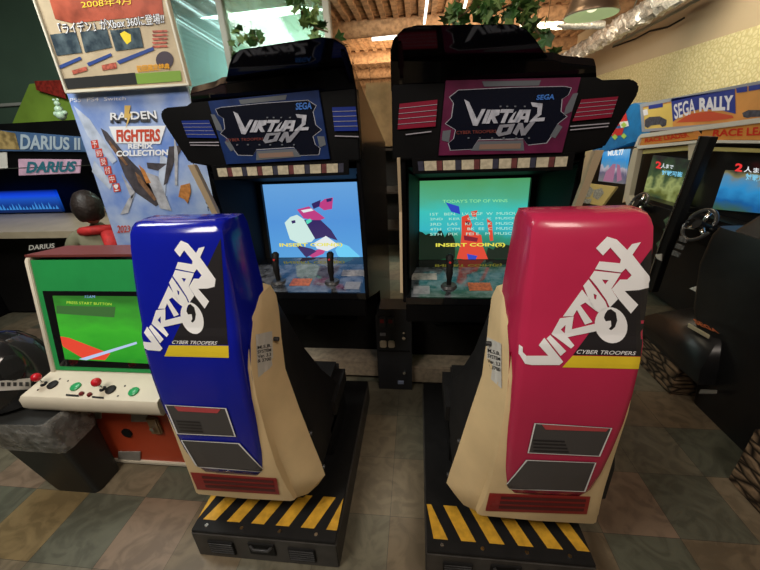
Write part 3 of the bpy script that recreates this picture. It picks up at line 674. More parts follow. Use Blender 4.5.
# ================================================================ left side
# green candy style cabinet, front at y ~ 1.15
WHT = mat('ivory_plastic', (.62, .56, .45), .4, noise=.08)
GRN = mat('green_panel', (.02, .30, .075), .4, noise=.1)
gc = thing('tabletop_cabinet', (-1.42, 1.4, 0), 'low ivory and green arcade cabinet with a red base, left of the blue seat', 'arcade machine')
GX0, GX1 = -1.70, -1.08
b = bmesh.new(); bbox(b, GX0+.02, GX1-.02, 1.16, 1.62, .02, .56); bmobj('base_cabinet', b, mat('red_base_paint', (.46, .06, .02), .45, noise=.12, scale=5), gc, bev=.004, auto=.6)
for x in (GX0, GX1-.02): solid('side_edge', [(x, 1.15, .015), (x, 1.63, .015), (x, 1.63, .56), (x, 1.15, .56)], (.022, 0, 0), WHT, gc, bev=.003)
box('bottom_edge', GX0, GX1, 1.148, 1.17, .015, .035, WHT, gc, bev=.003)
GF = PY(1.157)
pt = bmesh.new()
tubeo('coin_door_hole', [Vector(GF.hit(127, 433)[0])+Vector((0, .004, 0)), Vector(GF.hit(127, 433)[0])-Vector((0, .004, 0))], .028, BLACKM, gc, 20)
for q in (rect(118, 452, 140, 463), rect(86, 407, 101, 419), rect(131, 409, 147, 422)): slab('tape_patch', q, PY(1.152), .006, mat('silver_tape', (.3, .28, .25), .45, noise=.3), gc, bev=.001)
hs = GF.hit(156, 425)[0]
box('coin_slot_plate', hs.x-.03, hs.x+.03, 1.14, 1.16, hs.z-.05, hs.z+.06, mat('brown_tape', (.25, .16, .08), .5, noise=.3), gc)
tubeo('lock', [(hs.x, 1.142, hs.z), (hs.x, 1.125, hs.z)], .012, CHROME, gc, 12)
for x in (GX0+.06, GX1-.08):
    tubeo('foot', [(x, 1.22, 0), (x, 1.22, .025)], .025, BLACKM, gc, 12)
    tubeo('foot', [(x, 1.56, 0), (x, 1.56, .025)], .025, BLACKM, gc, 12)
# control panel
def gq(px, py, z): d = ray(px, py); return EYE+d*((z-1.6)/d.z)
cpf = loft('control_panel', [[(GX0-.03, 1.0, .535), (GX0-.035, .985, .56), (GX0-.035, .985, .60), (GX0-.03, .995, .615), (GX0+.0, 1.14, .655), (GX0+.0, 1.2, .655), (GX0+.0, 1.2, .55)], [(GX1+.0, 1.0, .535), (GX1+.005, .985, .56), (GX1+.005, .985, .60), (GX1+.0, .995, .615), (GX1-.0, 1.14, .655), (GX1-.0, 1.2, .655), (GX1-.0, 1.2, .55)]], WHT, gc, auto=.6)
cps = Plane((0, .995, .6155), (0, -.04, .145))
for i, (px, py, r, c, kind) in enumerate([(44, 380, .013, 'red', 1), (103, 385, .013, 'red', 1), (53, 385, .017, 'black', 0), (111, 390, .017, 'black', 0), (76, 387, .017, 'green', 0), (134, 392, .017, 'green', 0), (82, 394, .008, 'darkred', 0), (90, 395, .008, 'darkred', 0)]):
    p, n = cps.hit(px, py+ (4 if kind else 0)); m = {'red': mat('ball_red', (.5, .01, .02), .2), 'black': BLACKM, 'green': mat('button_green', (.02, .3, .1), .3), 'darkred': mat('button_maroon', (.12, .01, .01), .3)}[c]
    if kind:
        t = tubeo('joystick', [p, p+n*.045], .006, CHROME, gc, 8)
        b = bmesh.new(); bmesh.ops.create_icosphere(b, subdivisions=3, radius=.019, matrix=Matrix.Translation(p+n*.05)); bmobj('joystick_ball', b, m, t, smooth=True)
        p2 = p; tubeo('dust_disc', [p, p+n*.002], .014, BLACKM, gc, 16)
    else:
        tubeo('button', [p, p+n*.006, p+n*.009], [r*1.25, r*1.25, r], m, gc, 18)
for q in ([(66, 394), (79, 395), (79, 397), (66, 396)], [(92, 396), (104, 397), (104, 399), (92, 398)]): decal('panel_lettering_strip', [q], cps, BLACKM, gc, off=.001)
for (px, py) in ((38, 390), (60, 379), (68, 381), (98, 381), (125, 386), (118, 396)): p, n = cps.hit(px, py); tubeo('screw', [p, p+n*.002], .004, DARK, gc, 8)
# monitor head
hp_ = [(1.115, .64), (1.225, 1.16), (1.245, 1.18), (1.42, 1.16), (1.62, .9), (1.62, .555), (1.12, .555)]
for x in (GX0+.0, GX1-.022): solid('head_side', [(x, y, z) for y, z in hp_], (.022, 0, 0), WHT, gc, bev=.003)
solid('head_shell', [(GX0+.022, y, z) for y, z in [(1.135, .64), (1.245, 1.155), (1.41, 1.14), (1.6, .9), (1.6, .6), (1.14, .6)]], (GX1-GX0-.045, 0, 0), GRN, gc, bev=.002)
solid('top_panel', [(GX0, y, z) for y, z in [(1.235, 1.172), (1.235, 1.184), (1.43, 1.166), (1.43, 1.154)]], (GX1-GX0, 0, 0), mat('maroon_top', (.16, .04, .035), .4), gc, bev=.002)
nh = nrm((0, -.515, .11))
GP = lambda x, t, o=0: Vector((x, 1.128+.11*t, .645+.515*t))+nh*o
b = bmesh.new(); prism(b, [GP(GX0+.022, .02, 0), GP(GX1-.022, .02, 0), GP(GX1-.022, 1, 0), GP(GX0+.022, 1, 0)], nh*.004)
fg = bmobj('green_bezel', b, GRN, gc)
b = bmesh.new(); prism(b, [GP(GX0+.05, .06, .004), GP(GX1-.04, .06, .004), GP(GX1-.04, .74, .004), GP(GX0+.05, .74, .004)], nh*.003); bez = bmobj('black_bezel', b, BLACKG, gc)
b = bmesh.new(); prism(b, [GP(GX0+.09, .13, .008), GP(GX1-.05, .11, .008), GP(GX1-.05, .70, .008), GP(GX0+.10, .70, .008)], nh*.003); gs = bmobj('screen', b, BLACK, gc)
screen_mat(gs, [(0, (.02, .35, .02)), (.5, (.06, .55, .03)), (.8, (.05, .36, .03)), (1, (.03, .2, .02))], strength=.75, noise=.5)
gp = Surf([gs])
zz = lambda p: Z(0, 270, 3.8, p)
decal('picture_field', [zz([(225, 250), (265, 258), (420, 318), (400, 342), (320, 338), (240, 290)])], gp, emi('clay', (.75, .05, .02)), gs, off=.0012, step=8)
decal('picture_line', [zz([(300, 338), (320, 332), (520, 272), (522, 280), (330, 342)])], gp, emi('foul_line', (.45, .55, .8)), gs, off=.002, step=8)
decal('picture_stand', [zz([(215, 135), (440, 140), (435, 180), (215, 165)])], gp, emi('stand', (.03, .12, .02)), gs, off=.0011, step=8)
text('picture_lettering', 'PRESS START BUTTON', zz([(255, 118), (425, 125), (425, 134), (255, 128)]), gp, emi('lime', (.5, .7, .05)), gs, off=.002, step=8)
text('picture_lettering', 'TEAM', zz([(320, 98), (362, 98), (362, 106), (320, 106)]), gp, emi('soft_blue', (.2, .35, .7)), gs, off=.002, step=8)

# waste bin with bag and dome lid
bx, by = -2.0, 1.2
tb = thing('waste_bin', (-1.98, 1.12, 0), 'black waste bin with clear bag and dome lid beside the green cabinet', 'bin')
def rr(cx, cy, hx, hy, z, r=.05, n=5):
    o = []
    for (sx, sy, a0) in ((1, 1, 0), (-1, 1, 90), (-1, -1, 180), (1, -1, 270)):
        for k in range(n): a = math.radians(a0+90*k/(n-1)); o.append((cx+sx*(hx-r)+r*math.cos(a), cy+sy*(hy-r)+r*math.sin(a), z))
    return o
BXc, BYc = -1.885, 1.12
bin_m = mat('bin_plastic', (.02, .02, .019), .5, noise=.2)
def bsecq(x0, x1, y0, y1, z, r=.025): return rr((x0+x1)/2, (y0+y1)/2, (x1-x0)/2, (y1-y0)/2, z, r)
loft('bin_body', [bsecq(-1.84, -1.60, .985, 1.13, 0), bsecq(-1.845, -1.595, .98, 1.13, .02), bsecq(-1.96, -1.60, .93, 1.135, .50), bsecq(-1.965, -1.595, .925, 1.135, .515)], bin_m, tb, auto=.7)
bag = mat('clear_bag', (.5, .5, .48), .14, alpha=.5, bump=1.0, scale=24, noise=.6)
random.seed(5)
secs = []
for z, k in ((.33, .008), (.36, .016), (.41, .022), (.46, .025), (.50, .026), (.528, .016)):
    q = (z/.5); secs.append([(x+random.uniform(-.007, .009)*(1 if x > -1.78 else -1.4)*(x < -1.65 or y < 1.0), y+random.uniform(-.008, .004)*(y < 1.1), zz_+random.uniform(-.008, .008)) for x, y, zz_ in rr(-1.7175-.065*q+.0, 1.0575-.025*q, .122+.06*q+k, .074+.03*q+k*.5, z, .045, 6)])
loft('bin_bag', secs, bag, tb, caps=False, auto=1.5)
lid = mat('lid_black', (.012, .012, .013), .18, coat=.6)
BXc, BYc = -1.90, 1.10
secs = []
for z, r in ((.535, .15), (.57, .168), (.64, .17), (.66, .165), (.71, .16), (.77, .14), (.82, .105), (.845, .06), (.85, .01)):
    secs.append([(BXc+r*math.cos(a), BYc+r*math.sin(a), z) for a in [k*2*math.pi/32 for k in range(32)]])
ld = loft('dome_lid', secs, lid, tb, auto=.6)
ls = Surf([ld])
decal('lid_opening', [[(12+math.cos(a)*13, 368+math.sin(a)*13) for a in [k*2*math.pi/20 for k in range(20)]]], ls, mat('opening_dark', (.002, .002, .002), .9), ld, off=.002)
decal('lid_label', [[(-4, 381), (30, 378), (31, 389), (-4, 391)]], ls, mat('label_grey', (.45, .43, .4), .5), ld, off=.002)
decals('lid_label_print', [rect(x, 382, x+3.5, 386) for x in (1, 7, 13, 19, 25)], ls, ink, ld, off=.0035)

# posters
zt_ = lambda p: Z(60, 85, 4.385, p)
RP = PY(2.10)
pst = slab('poster_board', [(66.5, 93), (186, 84), (221, 225), (123, 262)], RP, .012, mat('poster_sky', (.14, .24, .58), .35, noise=.75, scale=4, c2=(.42, .5, .68)), bev=.001, base=(-1.72, 2.1, .95))
tag(pst, 'large blue game poster showing a fighter jet, standing behind the blue seat', 'poster')
RS = PY(2.098)
jet = mat('jet_dark', (.07, .06, .07), .5, noise=.5, scale=20); jl = mat('jet_light', (.45, .45, .5), .5, noise=.4, scale=20); rdt = mat('title_red', (.5, .06, .03), .5); wht = mat('print_white', (.75, .75, .78), .5)
decals('jet_print', [zt_([(178, 188), (205, 205), (300, 320), (420, 440), (440, 520), (420, 532), (330, 470), (285, 400), (250, 310), (200, 240)]), zt_([(380, 340), (470, 345), (430, 375), (385, 365)]), zt_([(478, 270), (545, 262), (500, 340), (470, 430), (455, 440)]), zt_([(340, 400), (470, 490), (440, 500)])], RS, jet, pst, off=.001)
decals('jet_wing_print', [zt_([(300, 500), (330, 470), (300, 560), (265, 568)]), zt_([(270, 390), (330, 470), (315, 500), (290, 440)]), zt_([(370, 380), (430, 400), (490, 552), (440, 540)]), zt_([(500, 210), (518, 300), (515, 440), (505, 440)])], RS, jl, pst, off=.0018)
decals('cloud_print', [zt_([(60, 90), (130, 150), (250, 330), (230, 345), (120, 220)]), zt_([(150, 330), (230, 430), (220, 460), (140, 380)]), zt_([(440, 300), (470, 320), (460, 520), (430, 440)])], RS, mat('cloud_white', (.5, .56, .7), .5, noise=.35, scale=12), pst, off=.0006)
decals('jet_panel_print', [zt_([(215, 240), (235, 262), (300, 350), (290, 352), (225, 275)]), zt_([(330, 380), (352, 398), (425, 500), (415, 508), (345, 425)])], RS, mat('jet_brown', (.25, .13, .07), .4, noise=.5, scale=30), pst, off=.0026)
decals('explosion_print', [zt_([(530, 440), (570, 430), (575, 470), (560, 520), (545, 500), (520, 490)]), zt_([(345, 350), (370, 370), (400, 430), (380, 430)])], RS, mat('flame_orange', (.55, .22, .06), .5, noise=.4, scale=40), pst, off=.0022)
text('poster_title', 'RAIDEN', zt_([(222, 126), (420, 115), (428, 162), (222, 168)]), RS, mat('title_black', (.05, .05, .06), .4), pst, off=.002, bold=.06)
text('poster_title', 'RAIDEN', zt_([(222, 122), (420, 111), (428, 148), (222, 154)]), RS, wht, pst, off=.003, bold=.02)
decal('title_plate', [zt_([(215, 182), (465, 178), (440, 258), (245, 255)])], RS, wht, pst, off=.0015)
text('poster_title', 'FIGHTERS', zt_([(248, 196), (440, 192), (440, 248), (250, 250)]), RS, rdt, pst, off=.003, bold=.04)
decal('lightning_print', [zt_([(285, 90), (312, 90), (305, 125), (318, 125), (290, 190), (298, 145), (283, 145)])], RS, mat('bolt_gold', (.6, .4, .12), .4), pst, off=.0035)
text('poster_lettering', 'REMIX', zt_([(300, 258), (410, 256), (410, 278), (300, 280)]), RS, wht, pst, off=.003, bold=.04)
text('poster_lettering', 'COLLECTION', zt_([(248, 288), (475, 282), (475, 308), (248, 314)]), RS, wht, pst, off=.003, bold=.04)
text('poster_lettering', 'PS5  PS4  Switch', zt_([(45, 58), (290, 50), (290, 66), (45, 76)]), RS, wht, pst, off=.003)
q_ = [zt_([(135+19*k, 245+38*k), (165+19*k, 240+38*k), (172+19*k, 275+38*k), (142+19*k, 280+38*k)]) for k in range(6)]
decals('red_caption', q_, RS, mat('caption_red', (.55, .05, .03), .5), pst, off=.0012)
for k, t_ in enumerate('予約受付中!'): text('caption_lettering', t_, qinner(q_[k], .15, .1, .85, .9), RS, wht, pst, off=.003)
text('poster_lettering', '2023', Z(0, 130, 3.8, [(447, 362), (495, 362), (495, 388), (447, 392)]), RS, rdt, pst, off=.003, bold=.02)
for k, t_ in enumerate('COLLECTION'): text('edge_lettering', t_, zt_([(565+9*k, 290+27*k), (582+9*k, 286+27*k), (588+9*k, 306+27*k), (570+9*k, 310+27*k)]), RS, ink, pst, off=.002)
# framed poster
fp = thing('framed_poster', (-1.75, 2.08, 1.95), 'white framed game poster with red heading hung above the fighter jet poster', 'poster')
PF = PY(2.06)
fq = [(10, -70), (152, -70), (188, 85), (66, 93)]
z5 = lambda p: Z(30, 0, 4.75, p)
fr_o = [(4, -80), (146, -80), (189, 85.5), (65, 93.5)]
bd = slab('backing', [(6, -78), (145, -78), (187, 84.5), (66, 92)], PF, .015, mat('poster_cream', (.55, .44, .3), .25, noise=.25, scale=6, coat=.6), fp)
for k in range(4):
    a, c = Vector(fr_o[k]), Vector(fr_o[(k+1) % 4]); ce = Vector((95, 10)); 
    ai, ci = a+(ce-a).normalized()*3.5, c+(ce-c).normalized()*3.5
    slab('frame_rail', [a, c, ci, ai], PY(2.045), .03, mat('frame_white', (.62, .58, .48), .4), fp, bev=.002)
PS = PY(2.058)
decal('heading_print', [z5([(80, -40), (620, -60), (635, 70), (200, 110), (120, 90)])], PS, mat('heading_red', (.42, .09, .05), .3, noise=.6, scale=9, coat=.5), bd, off=.0)
text('heading_lettering', '「ライデン」がXbox 360に登場!!', z5([(130, 110), (635, 60), (640, 115), (150, 170)]), PS, mat('heading_outline', (.03, .03, .05), .4), bd, off=.002, bold=.05)
text('heading_lettering', '「ライデン」がXbox 360に登場!!', z5([(130, 112), (635, 62), (640, 111), (150, 166)]), PS, wht, bd, off=.003, bold=.0)
text('heading_lettering', '2008年4月', z5([(240, 5), (480, -20), (480, 22), (250, 40)]), PS, YEL, bd, off=.003)
decals('game_picture', [z5([(95, 165), (218, 150), (248, 250), (128, 265)]), z5([(238, 152), (365, 135), (390, 225), (262, 250)]), z5([(380, 145), (520, 130), (540, 225), (408, 243)])], PS, mat('picture_dark', (.03, .045, .06), .2, noise=.8, scale=14, c2=(.12, .16, .18), coat=.6), bd, off=.001)
decal('yellow_figure', [z5([(428, 160), (450, 148), (480, 165), (482, 195), (462, 212), (445, 190)])], PS, YEL, bd, off=.002)
decals('blue_band', [z5([(130, 315), (240, 268), (246, 282), (140, 330)]), z5([(270, 300), (385, 252), (390, 266), (280, 315)]), z5([(412, 290), (585, 222), (590, 238), (425, 305)])], PS, mat('band_navy', (.03, .06, .22), .4), bd, off=.0015)
decals('red_caption', [z5([(580, 145+18*k), (650, 142+18*k), (655, 152+18*k), (585, 156+18*k)]) for k in range(5)]+[z5([(200, 335), (270, 315), (272, 335), (205, 355)]), z5([(340, 310), (410, 295), (412, 325), (345, 335)])], PS, mat('caption_pale_red', (.5, .12, .08), .4, noise=.6, scale=60), bd, off=.001)
decal('round_badge', [z5([(640+math.cos(a)*42, 285+math.sin(a)*42) for a in [k*math.pi/10 for k in range(20)]])], PS, mat('badge_dark', (.06, .045, .06), .4), bd, off=.001)
text('badge_lettering', '初回限定特典', z5([(505, 310), (665, 300), (665, 330), (510, 345)]), PS, mat('badge_orange', (.65, .3, .02), .4), bd, off=.003, bold=.03)
decal('green_strip', [z5([(500, 350), (715, 335), (722, 385), (512, 400)])], PS, mat('strip_green', (.18, .3, .05), .4), bd, off=.002)
decal('black_strip', [z5([(155, 375), (500, 345), (512, 400), (165, 425)])], PS, mat('strip_black', (.03, .03, .03), .3), bd, off=.002)

# shooting game cabinet behind
dc = thing('arcade_cabinet', (-3.3, 2.9, 0), 'black wide shooting game cabinet with blue screen at the far left edge', 'arcade machine')
DX0, DX1 = -4.4, -2.42
for x in (DX0, DX1-.03): solid('side_panel', [(x, y, z) for y, z in [(2.56, 1.48), (2.56, 1.80), (3.3, 1.80), (3.3, .0), (2.5, .0), (2.42, .98), (2.9, 1.05), (2.9, 1.46)]], (.03, 0, 0), BLACK, dc)
box('rear_body', DX0+.03, DX1-.03, 3.1, 3.28, .02, 1.78, BLACKM, dc)
box('lower_front', DX0+.03, DX1-.03, 2.8, 2.86, .02, .93, BLACKM, dc)
hd = box('header_box', DX0+.03, DX1-.03, 2.56, 2.9, 1.47, 1.79, BLACK, dc)
DF = PY(2.557)
h1 = slab('header_sign', [(-30, 128), (84, 137), (87, 152), (-30, 151)], PY(2.54), .015, mat('sign_sky', (.05, .1, .2), .3, emit=.1, noise=.3, scale=5), dc)
zd = lambda p: Z(0, 130, 3.8, p)
text('sign_lettering', 'DARIUS II', zd([(75, 15), (305, 30), (310, 76), (78, 74)]), PY(2.537), mat('sign_white', (.7, .85, .9), .3, emit=.4), dc, italic=.1, bold=.03)
decal('sign_picture', [zd([(-20, -2), (58, 12), (75, 74), (-20, 72)])], PY(2.538), mat('sign_gold', (.35, .25, .1), .3, emit=.1, noise=.7, scale=20), dc)
slab('small_sign', zd([(68, 110), (308, 112), (303, 164), (70, 174)]), PY(2.548), .008, mat('small_sign_pale', (.5, .32, .42), .3, emit=.2, noise=.3, scale=12), dc)
text('sign_lettering', 'DARIUS', zd([(98, 120), (292, 118), (290, 158), (100, 164)]), PY(2.545), mat('sign_teal', (.02, .3, .38), .3, emit=.3), dc, italic=.2, bold=.04)
slab('price_label', [(-4, 152), (7, 152), (8, 169), (-4, 170)], PY(2.55), .004, LBL, dc)
box('chrome_strip', DX0+.03, DX1-.03, 2.545, 2.56, 1.468, 1.474, CHROME, dc, bev=.001)
ds = box('screen', DX0+.05, -3.38, 2.93, 2.96, 1.045, 1.25, BLACK, dc, bev=0)
screen_mat(ds, [(0, (.0, .01, .06)), (.35, (.005, .05, .3)), (.62, (.01, .1, .6)), (.75, (.005, .08, .9)), (.9, (.0, .04, .6)), (1, (0, .01, .1))], strength=.8)
b = bmesh.new(); random.seed(9)
for k in range(26):
    x = -4.33+k*.036; h_ = random.uniform(.02, .08)
    b.faces.new([b.verts.new(v) for v in ((x, 2.928, 1.075), (x+.03, 2.928, 1.075), (x+.015, 2.928, 1.075+h_))])
bmobj('picture_coral', b, emi('coral', (.05, .3, .8), .8), ds)
dcp = loft('control_panel', [[(DX0+.03, 2.42, .93), (DX0+.03, 2.42, .985), (DX0+.03, 2.9, 1.04), (DX0+.03, 2.9, .93)], [(DX1-.03, 2.42, .93), (DX1-.03, 2.42, .985), (DX1-.03, 2.9, 1.04), (DX1-.03, 2.9, .93)]], mat('beige_panel', (.4, .34, .24), .4, noise=.15), dc, auto=.4)
dcs = Surf([dcp])
slab('panel_label', zd([(108, 436), (212, 427), (212, 452), (104, 462)]), PY(2.415), .004, BLACKM, dc)
text('panel_lettering', 'DARIUS', zd([(112, 438), (208, 430), (208, 448), (110, 457)]), PY(2.41), LBL, dc, bold=.02)
# things on top of the shooting cabinet
fgp = PY(2.66).hit(67, 131)[0]
b = bmesh.new()
for (dx, dz, r) in ((0, .02, .035), (0, .06, .028), (-.035, .03, .02), (.04, .035, .018), (.005, .10, .02), (-.012, .125, .01), (.02, .125, .01)):
    bmesh.ops.create_icosphere(b, subdivisions=2, radius=r, matrix=Matrix.Translation((fgp.x+dx, 2.66, 1.812+dz)))
tag(bmobj('figurine', b, mat('pale_green_plastic', (.4, .55, .42), .4), base=(fgp.x, 2.66, 1.8), smooth=True), 'small pale green figurine on top of the shooting game cabinet', 'figurine')
# wide board with green painting
mb = slab('painted_board', [(-20, 140), (10, 128), (29, 84), (75, 78), (110, 100), (110, 200), (-20, 200)], PY(3.5), .03, mat('lime_paint', (.25, .42, .05), .6, noise=.3, scale=3), base=(-3.6, 3.5, 1.2))
tag(mb, 'lime green painted board behind the shooting game cabinet', 'board')
rd = slab('red_banner', [(34, 81), (60, 80), (66, 99), (36, 90)], PY(3.45), .01, mat('banner_red', (.35, .03, .02), .5, noise=.6, scale=30), base=(-3.4, 3.45, 2.0))
tag(rd, 'small red banner on the lime green board', 'banner')

# seated player
def player():
    T = thing('person', (-2.25, 2.12, 0), 'dark haired person in an olive jacket with a red scarf seated at the shooting game', 'person')
    hx, hy, hz = PY(2.28).hit(89, 209)[0]; 
    me = bpy.data.meshes.new('body')
    J = [(0, 0, .62), (0, .02, .80), (0, .03, .96), (0, .03, 1.04), (0, .01, 1.10),                       # pelvis spine neck
         (-.10, .03, 1.0), (-.18, .05, .97), (-.24, .0, .76), (-.20, .22, .80), (-.17, .30, .82), (-.16, .35, .82),    # left arm
         (.10, .03, 1.0), (.18, .05, .97), (.25, .0, .76), (.16, .22, .80), (.12, .30, .82), (.11, .35, .82),
         (-.10, .04, .58), (-.15, .40, .56), (-.15, .38, .12), (-.15, .48, .05),
         (.10, .04, .58), (.15, .40, .56), (.15, .38, .12), (.15, .48, .05)]
    R_ = [.13, .13, .14, .06, .05, .08, .07, .048, .038, .03, .03, .08, .07, .048, .038, .03, .03, .10, .065, .045, .035, .10, .065, .045, .035]
    E_ = [(0, 1), (1, 2), (2, 3), (3, 4), (2, 5), (5, 6), (6, 7), (7, 8), (8, 9), (9, 10), (2, 11), (11, 12), (12, 13), (13, 14), (14, 15), (15, 16), (0, 17), (17, 18), (18, 19), (19, 20), (0, 21), (21, 22), (22, 23), (23, 24)]
    a = math.radians(28); ca, sa = math.cos(a), math.sin(a)                 # turned towards the screen at the left
    rot = lambda p: (p[0]*ca-p[1]*sa, p[0]*sa+p[1]*ca, p[2])
    dz = hz-1.20
    me.from_pydata([(rot(p)[0]+hx-T.location.x, rot(p)[1]+hy-T.location.y, p[2]+dz*min(1, p[2]/.9)) for p in J], E_, [])
    o = bpy.data.objects.new('body', me); COL.objects.link(o); o.parent = T
    sk = o.modifiers.new('Skin', 'SKIN'); sb = o.modifiers.new('Sub', 'SUBSURF'); sb.levels = 2; sb.render_levels = 2
    sk.use_smooth_shade = True
    for v, r in zip(me.skin_vertices[0].data, R_): v.radius = (r, r)
    me.skin_vertices[0].data[0].use_root = True
    me.materials.append(mat('olive_jacket', (.2, .19, .12), .8, noise=.25, scale=12, bump=.3))
    h = bmesh.new(); bmesh.ops.create_uvsphere(h, u_segments=24, v_segments=18, radius=1)
    for v in h.verts:
        x, y, z = v.co; k = 1-.22*max(0, -z)                      # jaw narrows downwards, face is +y
        yy = y*.098*k+(.012 if (y > .75 and abs(x) < .25 and -.25 < z < .1) else 0)
        p = rot((x*.078*k, yy, z*.112)); v.co = Vector((hx+p[0], hy+p[1], hz+p[2]))
    hd_ = bmobj('head', h, mat('skin', (.45, .27, .19), .5), T, smooth=True)
    for sx in (-1, 1):
        e = bmesh.new(); p = rot((sx*.08, 0, -.01)); bmesh.ops.create_uvsphere(e, u_segments=10, v_segments=8, radius=1, matrix=Matrix.Translation((hx+p[0], hy+p[1], hz+p[2])) @ Matrix.Diagonal((.014, .02, .032, 1))); bmobj('ear', e, MC['skin'], hd_, smooth=True)
        e = bmesh.new(); p = rot((sx*.03, .088, .01)); bmesh.ops.create_uvsphere(e, u_segments=10, v_segments=8, radius=.011, matrix=Matrix.Translation((hx+p[0], hy+p[1], hz+p[2]))); bmobj('eye', e, BLACKG, hd_, smooth=True)
    m = bmesh.new(); p = rot((0, .088, -.055)); bmesh.ops.create_uvsphere(m, u_segments=10, v_segments=8, radius=1, matrix=Matrix.Translation((hx+p[0], hy+p[1], hz+p[2])) @ Matrix.Diagonal((.024, .01, .007, 1))); bmobj('mouth', m, mat('lips', (.35, .12, .1), .5), hd_, smooth=True)
    h = bmesh.new(); bmesh.ops.create_uvsphere(h, u_segments=28, v_segments=20, radius=1); random.seed(2)
    for v in h.verts:
        x, y, z = v.co; q = 1+random.uniform(-.03, .03)
        cut = (y > .45 and z < .35) or z < -.72
        sc = .9 if cut else q
        p = rot((x*.094*sc, (y*.112-.008)*sc*(.8 if cut else 1), z*.124*sc+.012)); v.co = Vector((hx+p[0], hy+p[1], hz+p[2]))
    bmobj('hair', h, mat('dark_hair', (.02, .012, .01), .5, noise=.4, scale=60, bump=.5), T, smooth=True)
    # scarf
    sc = []
    for k in range(13):
        an = math.pi*2*k/12; p = rot((math.cos(an)*.095, math.sin(an)*.085+.02, 0)); sc.append((hx+p[0], hy+p[1], hz-.165-.02*math.sin(an)))
    b = bmesh.new(); tube(b, sc, .034, 10); 
    tail = [rot(q) for q in ((.07, -.05, -.18), (.10, -.11, -.26), (.08, -.14, -.36))]
    tube(b, [(hx+q[0], hy+q[1], hz+q[2]) for q in tail], [.045, .055, .04], 10)
    bmobj('scarf', b, mat('scarf_red', (.5, .02, .02), .7, noise=.3, scale=30), T, smooth=True)
    for sx in (-1, 1):
        base = Vector(rot((sx*.14, .34, 0)))+Vector((hx, hy, .82+dz*.9))
        b = bmesh.new(); d = Vector(rot((0, 1, 0)))
        tube(b, [base-d*.03, base+d*.02, base+d*.06], [.028, .036, .03], 10)
        sd = Vector(rot((1, 0, 0)))
        for f_, (l, o_) in enumerate(((.06, -.026), (.07, -.009), (.068, .009), (.055, .026))):
            s0 = base+d*.05+sd*o_; tube(b, [s0, s0+d*l*.5, s0+d*l*.8-Vector((0, 0, .02))], [.009, .008, .006], 8)
        s0 = base+sd*-.03*sx; tube(b, [s0, s0+d*.03-sd*.03*sx, s0+d*.055-sd*.03*sx], [.011, .009, .007], 8)
        bmobj('hand', b, MC['skin'], T, smooth=True)
    st = thing('bar_stool', (hx, hy, 0), 'round black stool under the seated player, mostly hidden', 'stool')
    tubeo('seat', [(hx, hy, .43), (hx, hy, .47), (hx, hy, .49)], [.17, .18, .16], SEAT, st, 24)
    for k in range(4):
        a_ = k*math.pi/2+.6; tubeo('leg', [(hx+.1*math.cos(a_), hy+.1*math.sin(a_), .43), (hx+.19*math.cos(a_), hy+.19*math.sin(a_), 0)], .012, CHROME, st, 8)
player()

# ================================================================ right side: racing machines along the wall
XS = 2.25
rc = thing('racing_cabinet', (2.6, 3.0, 0), 'twin driving game cabinet with orange strip signs and a wide banner along the patterned wall', 'arcade machine')
rf = mat('racer_black', (.01, .01, .011), .3, noise=.2)
PXs = PX(XS)
yA = [PXs.hit(x, 180)[0].y for x in (690, 646)]; 
def pxq(pts, x=XS): return hits(pts, PX(x))
box('rear_body', XS+.05, XS+.75, 1.9, 3.98, .05, 1.42, rf, rc)
def rp_(name, pts, x, th, m, par=rc, bev=.002): return slab(name, pts, PX(x), th, m, par, bev)
s1 = rp_('screen', [(653, 155), (694, 160), (688, 206), (641, 201)], XS, .02, BLACK)
s2 = rp_('screen', [(725, 170), (790, 176), (790, 216), (712, 209)], XS, .02, BLACK)
screen_mat(s1, [(0, (.02, .05, .03)), (.25, (.12, .14, .03)), (.45, (.35, .4, .14)), (.6, (.06, .1, .04)), (.75, (.03, .06, .03)), (1, (.02, .02, .02))], strength=.8, noise=.9)
screen_mat(s2, [(0, (.05, .12, .03)), (.3, (.01, .12, .35)), (.55, (.03, .3, .65)), (.75, (.1, .3, .5)), (.85, (.25, .22, .1)), (1, (.02, .02, .02))], strength=.8, noise=.4)
for scr_, q1, q2, q3 in ((s1, [(656, 161), (662, 162), (661, 169), (656, 168)], [(662, 163), (674, 165), (673, 169), (661, 168)], [(662, 170), (683, 172), (682, 177), (662, 175)]),
                         (s2, [(736, 163), (744, 164), (742, 172), (735, 171)], [(745, 166), (768, 169), (768, 174), (744, 172)], [(746, 173), (772, 177), (772, 183), (746, 180)])):
    text('picture_number', '2', q1, PX(XS-.002), emi('number_red', (.8, .03, .03)), scr_, bold=.04)
    text('picture_lettering', '人まで', q2, PX(XS-.002), emi('white', (1, 1, 1)), scr_, bold=.02)
    text('picture_lettering', '対戦可能', q3, PX(XS-.002), emi('sky_text', (.2, .6, .85)), scr_, bold=.02)
sgn = mat('race_sign', (.5, .2, .04), .4, emit=.18, noise=.2)
for q in ([(640, 137), (690, 128), (698, 139), (637, 146)], [(703, 127), (800, 118), (800, 140), (700, 140)]):
    o = rp_('strip_sign', q, XS-.06, .05, sgn)
    text('sign_lettering', 'RACE LEADER', qinner(q, .12, .28, .9, .75), PX(XS-.063), mat('sign_red', (.5, .02, .01), .4, emit=.1), rc, bold=.03)
wf_ = mat('white_sign_frame', (.62, .6, .55), .4)
rp_('sign_edge', [(638, 137), (641, 134), (800, 112), (800, 118), (640, 138), (637, 147), (634, 147)], XS-.08, .02, wf_)
rp_('sign_edge', [(635, 146), (700, 140), (800, 141), (800, 144), (700, 143), (638, 149)], XS-.08, .02, wf_)
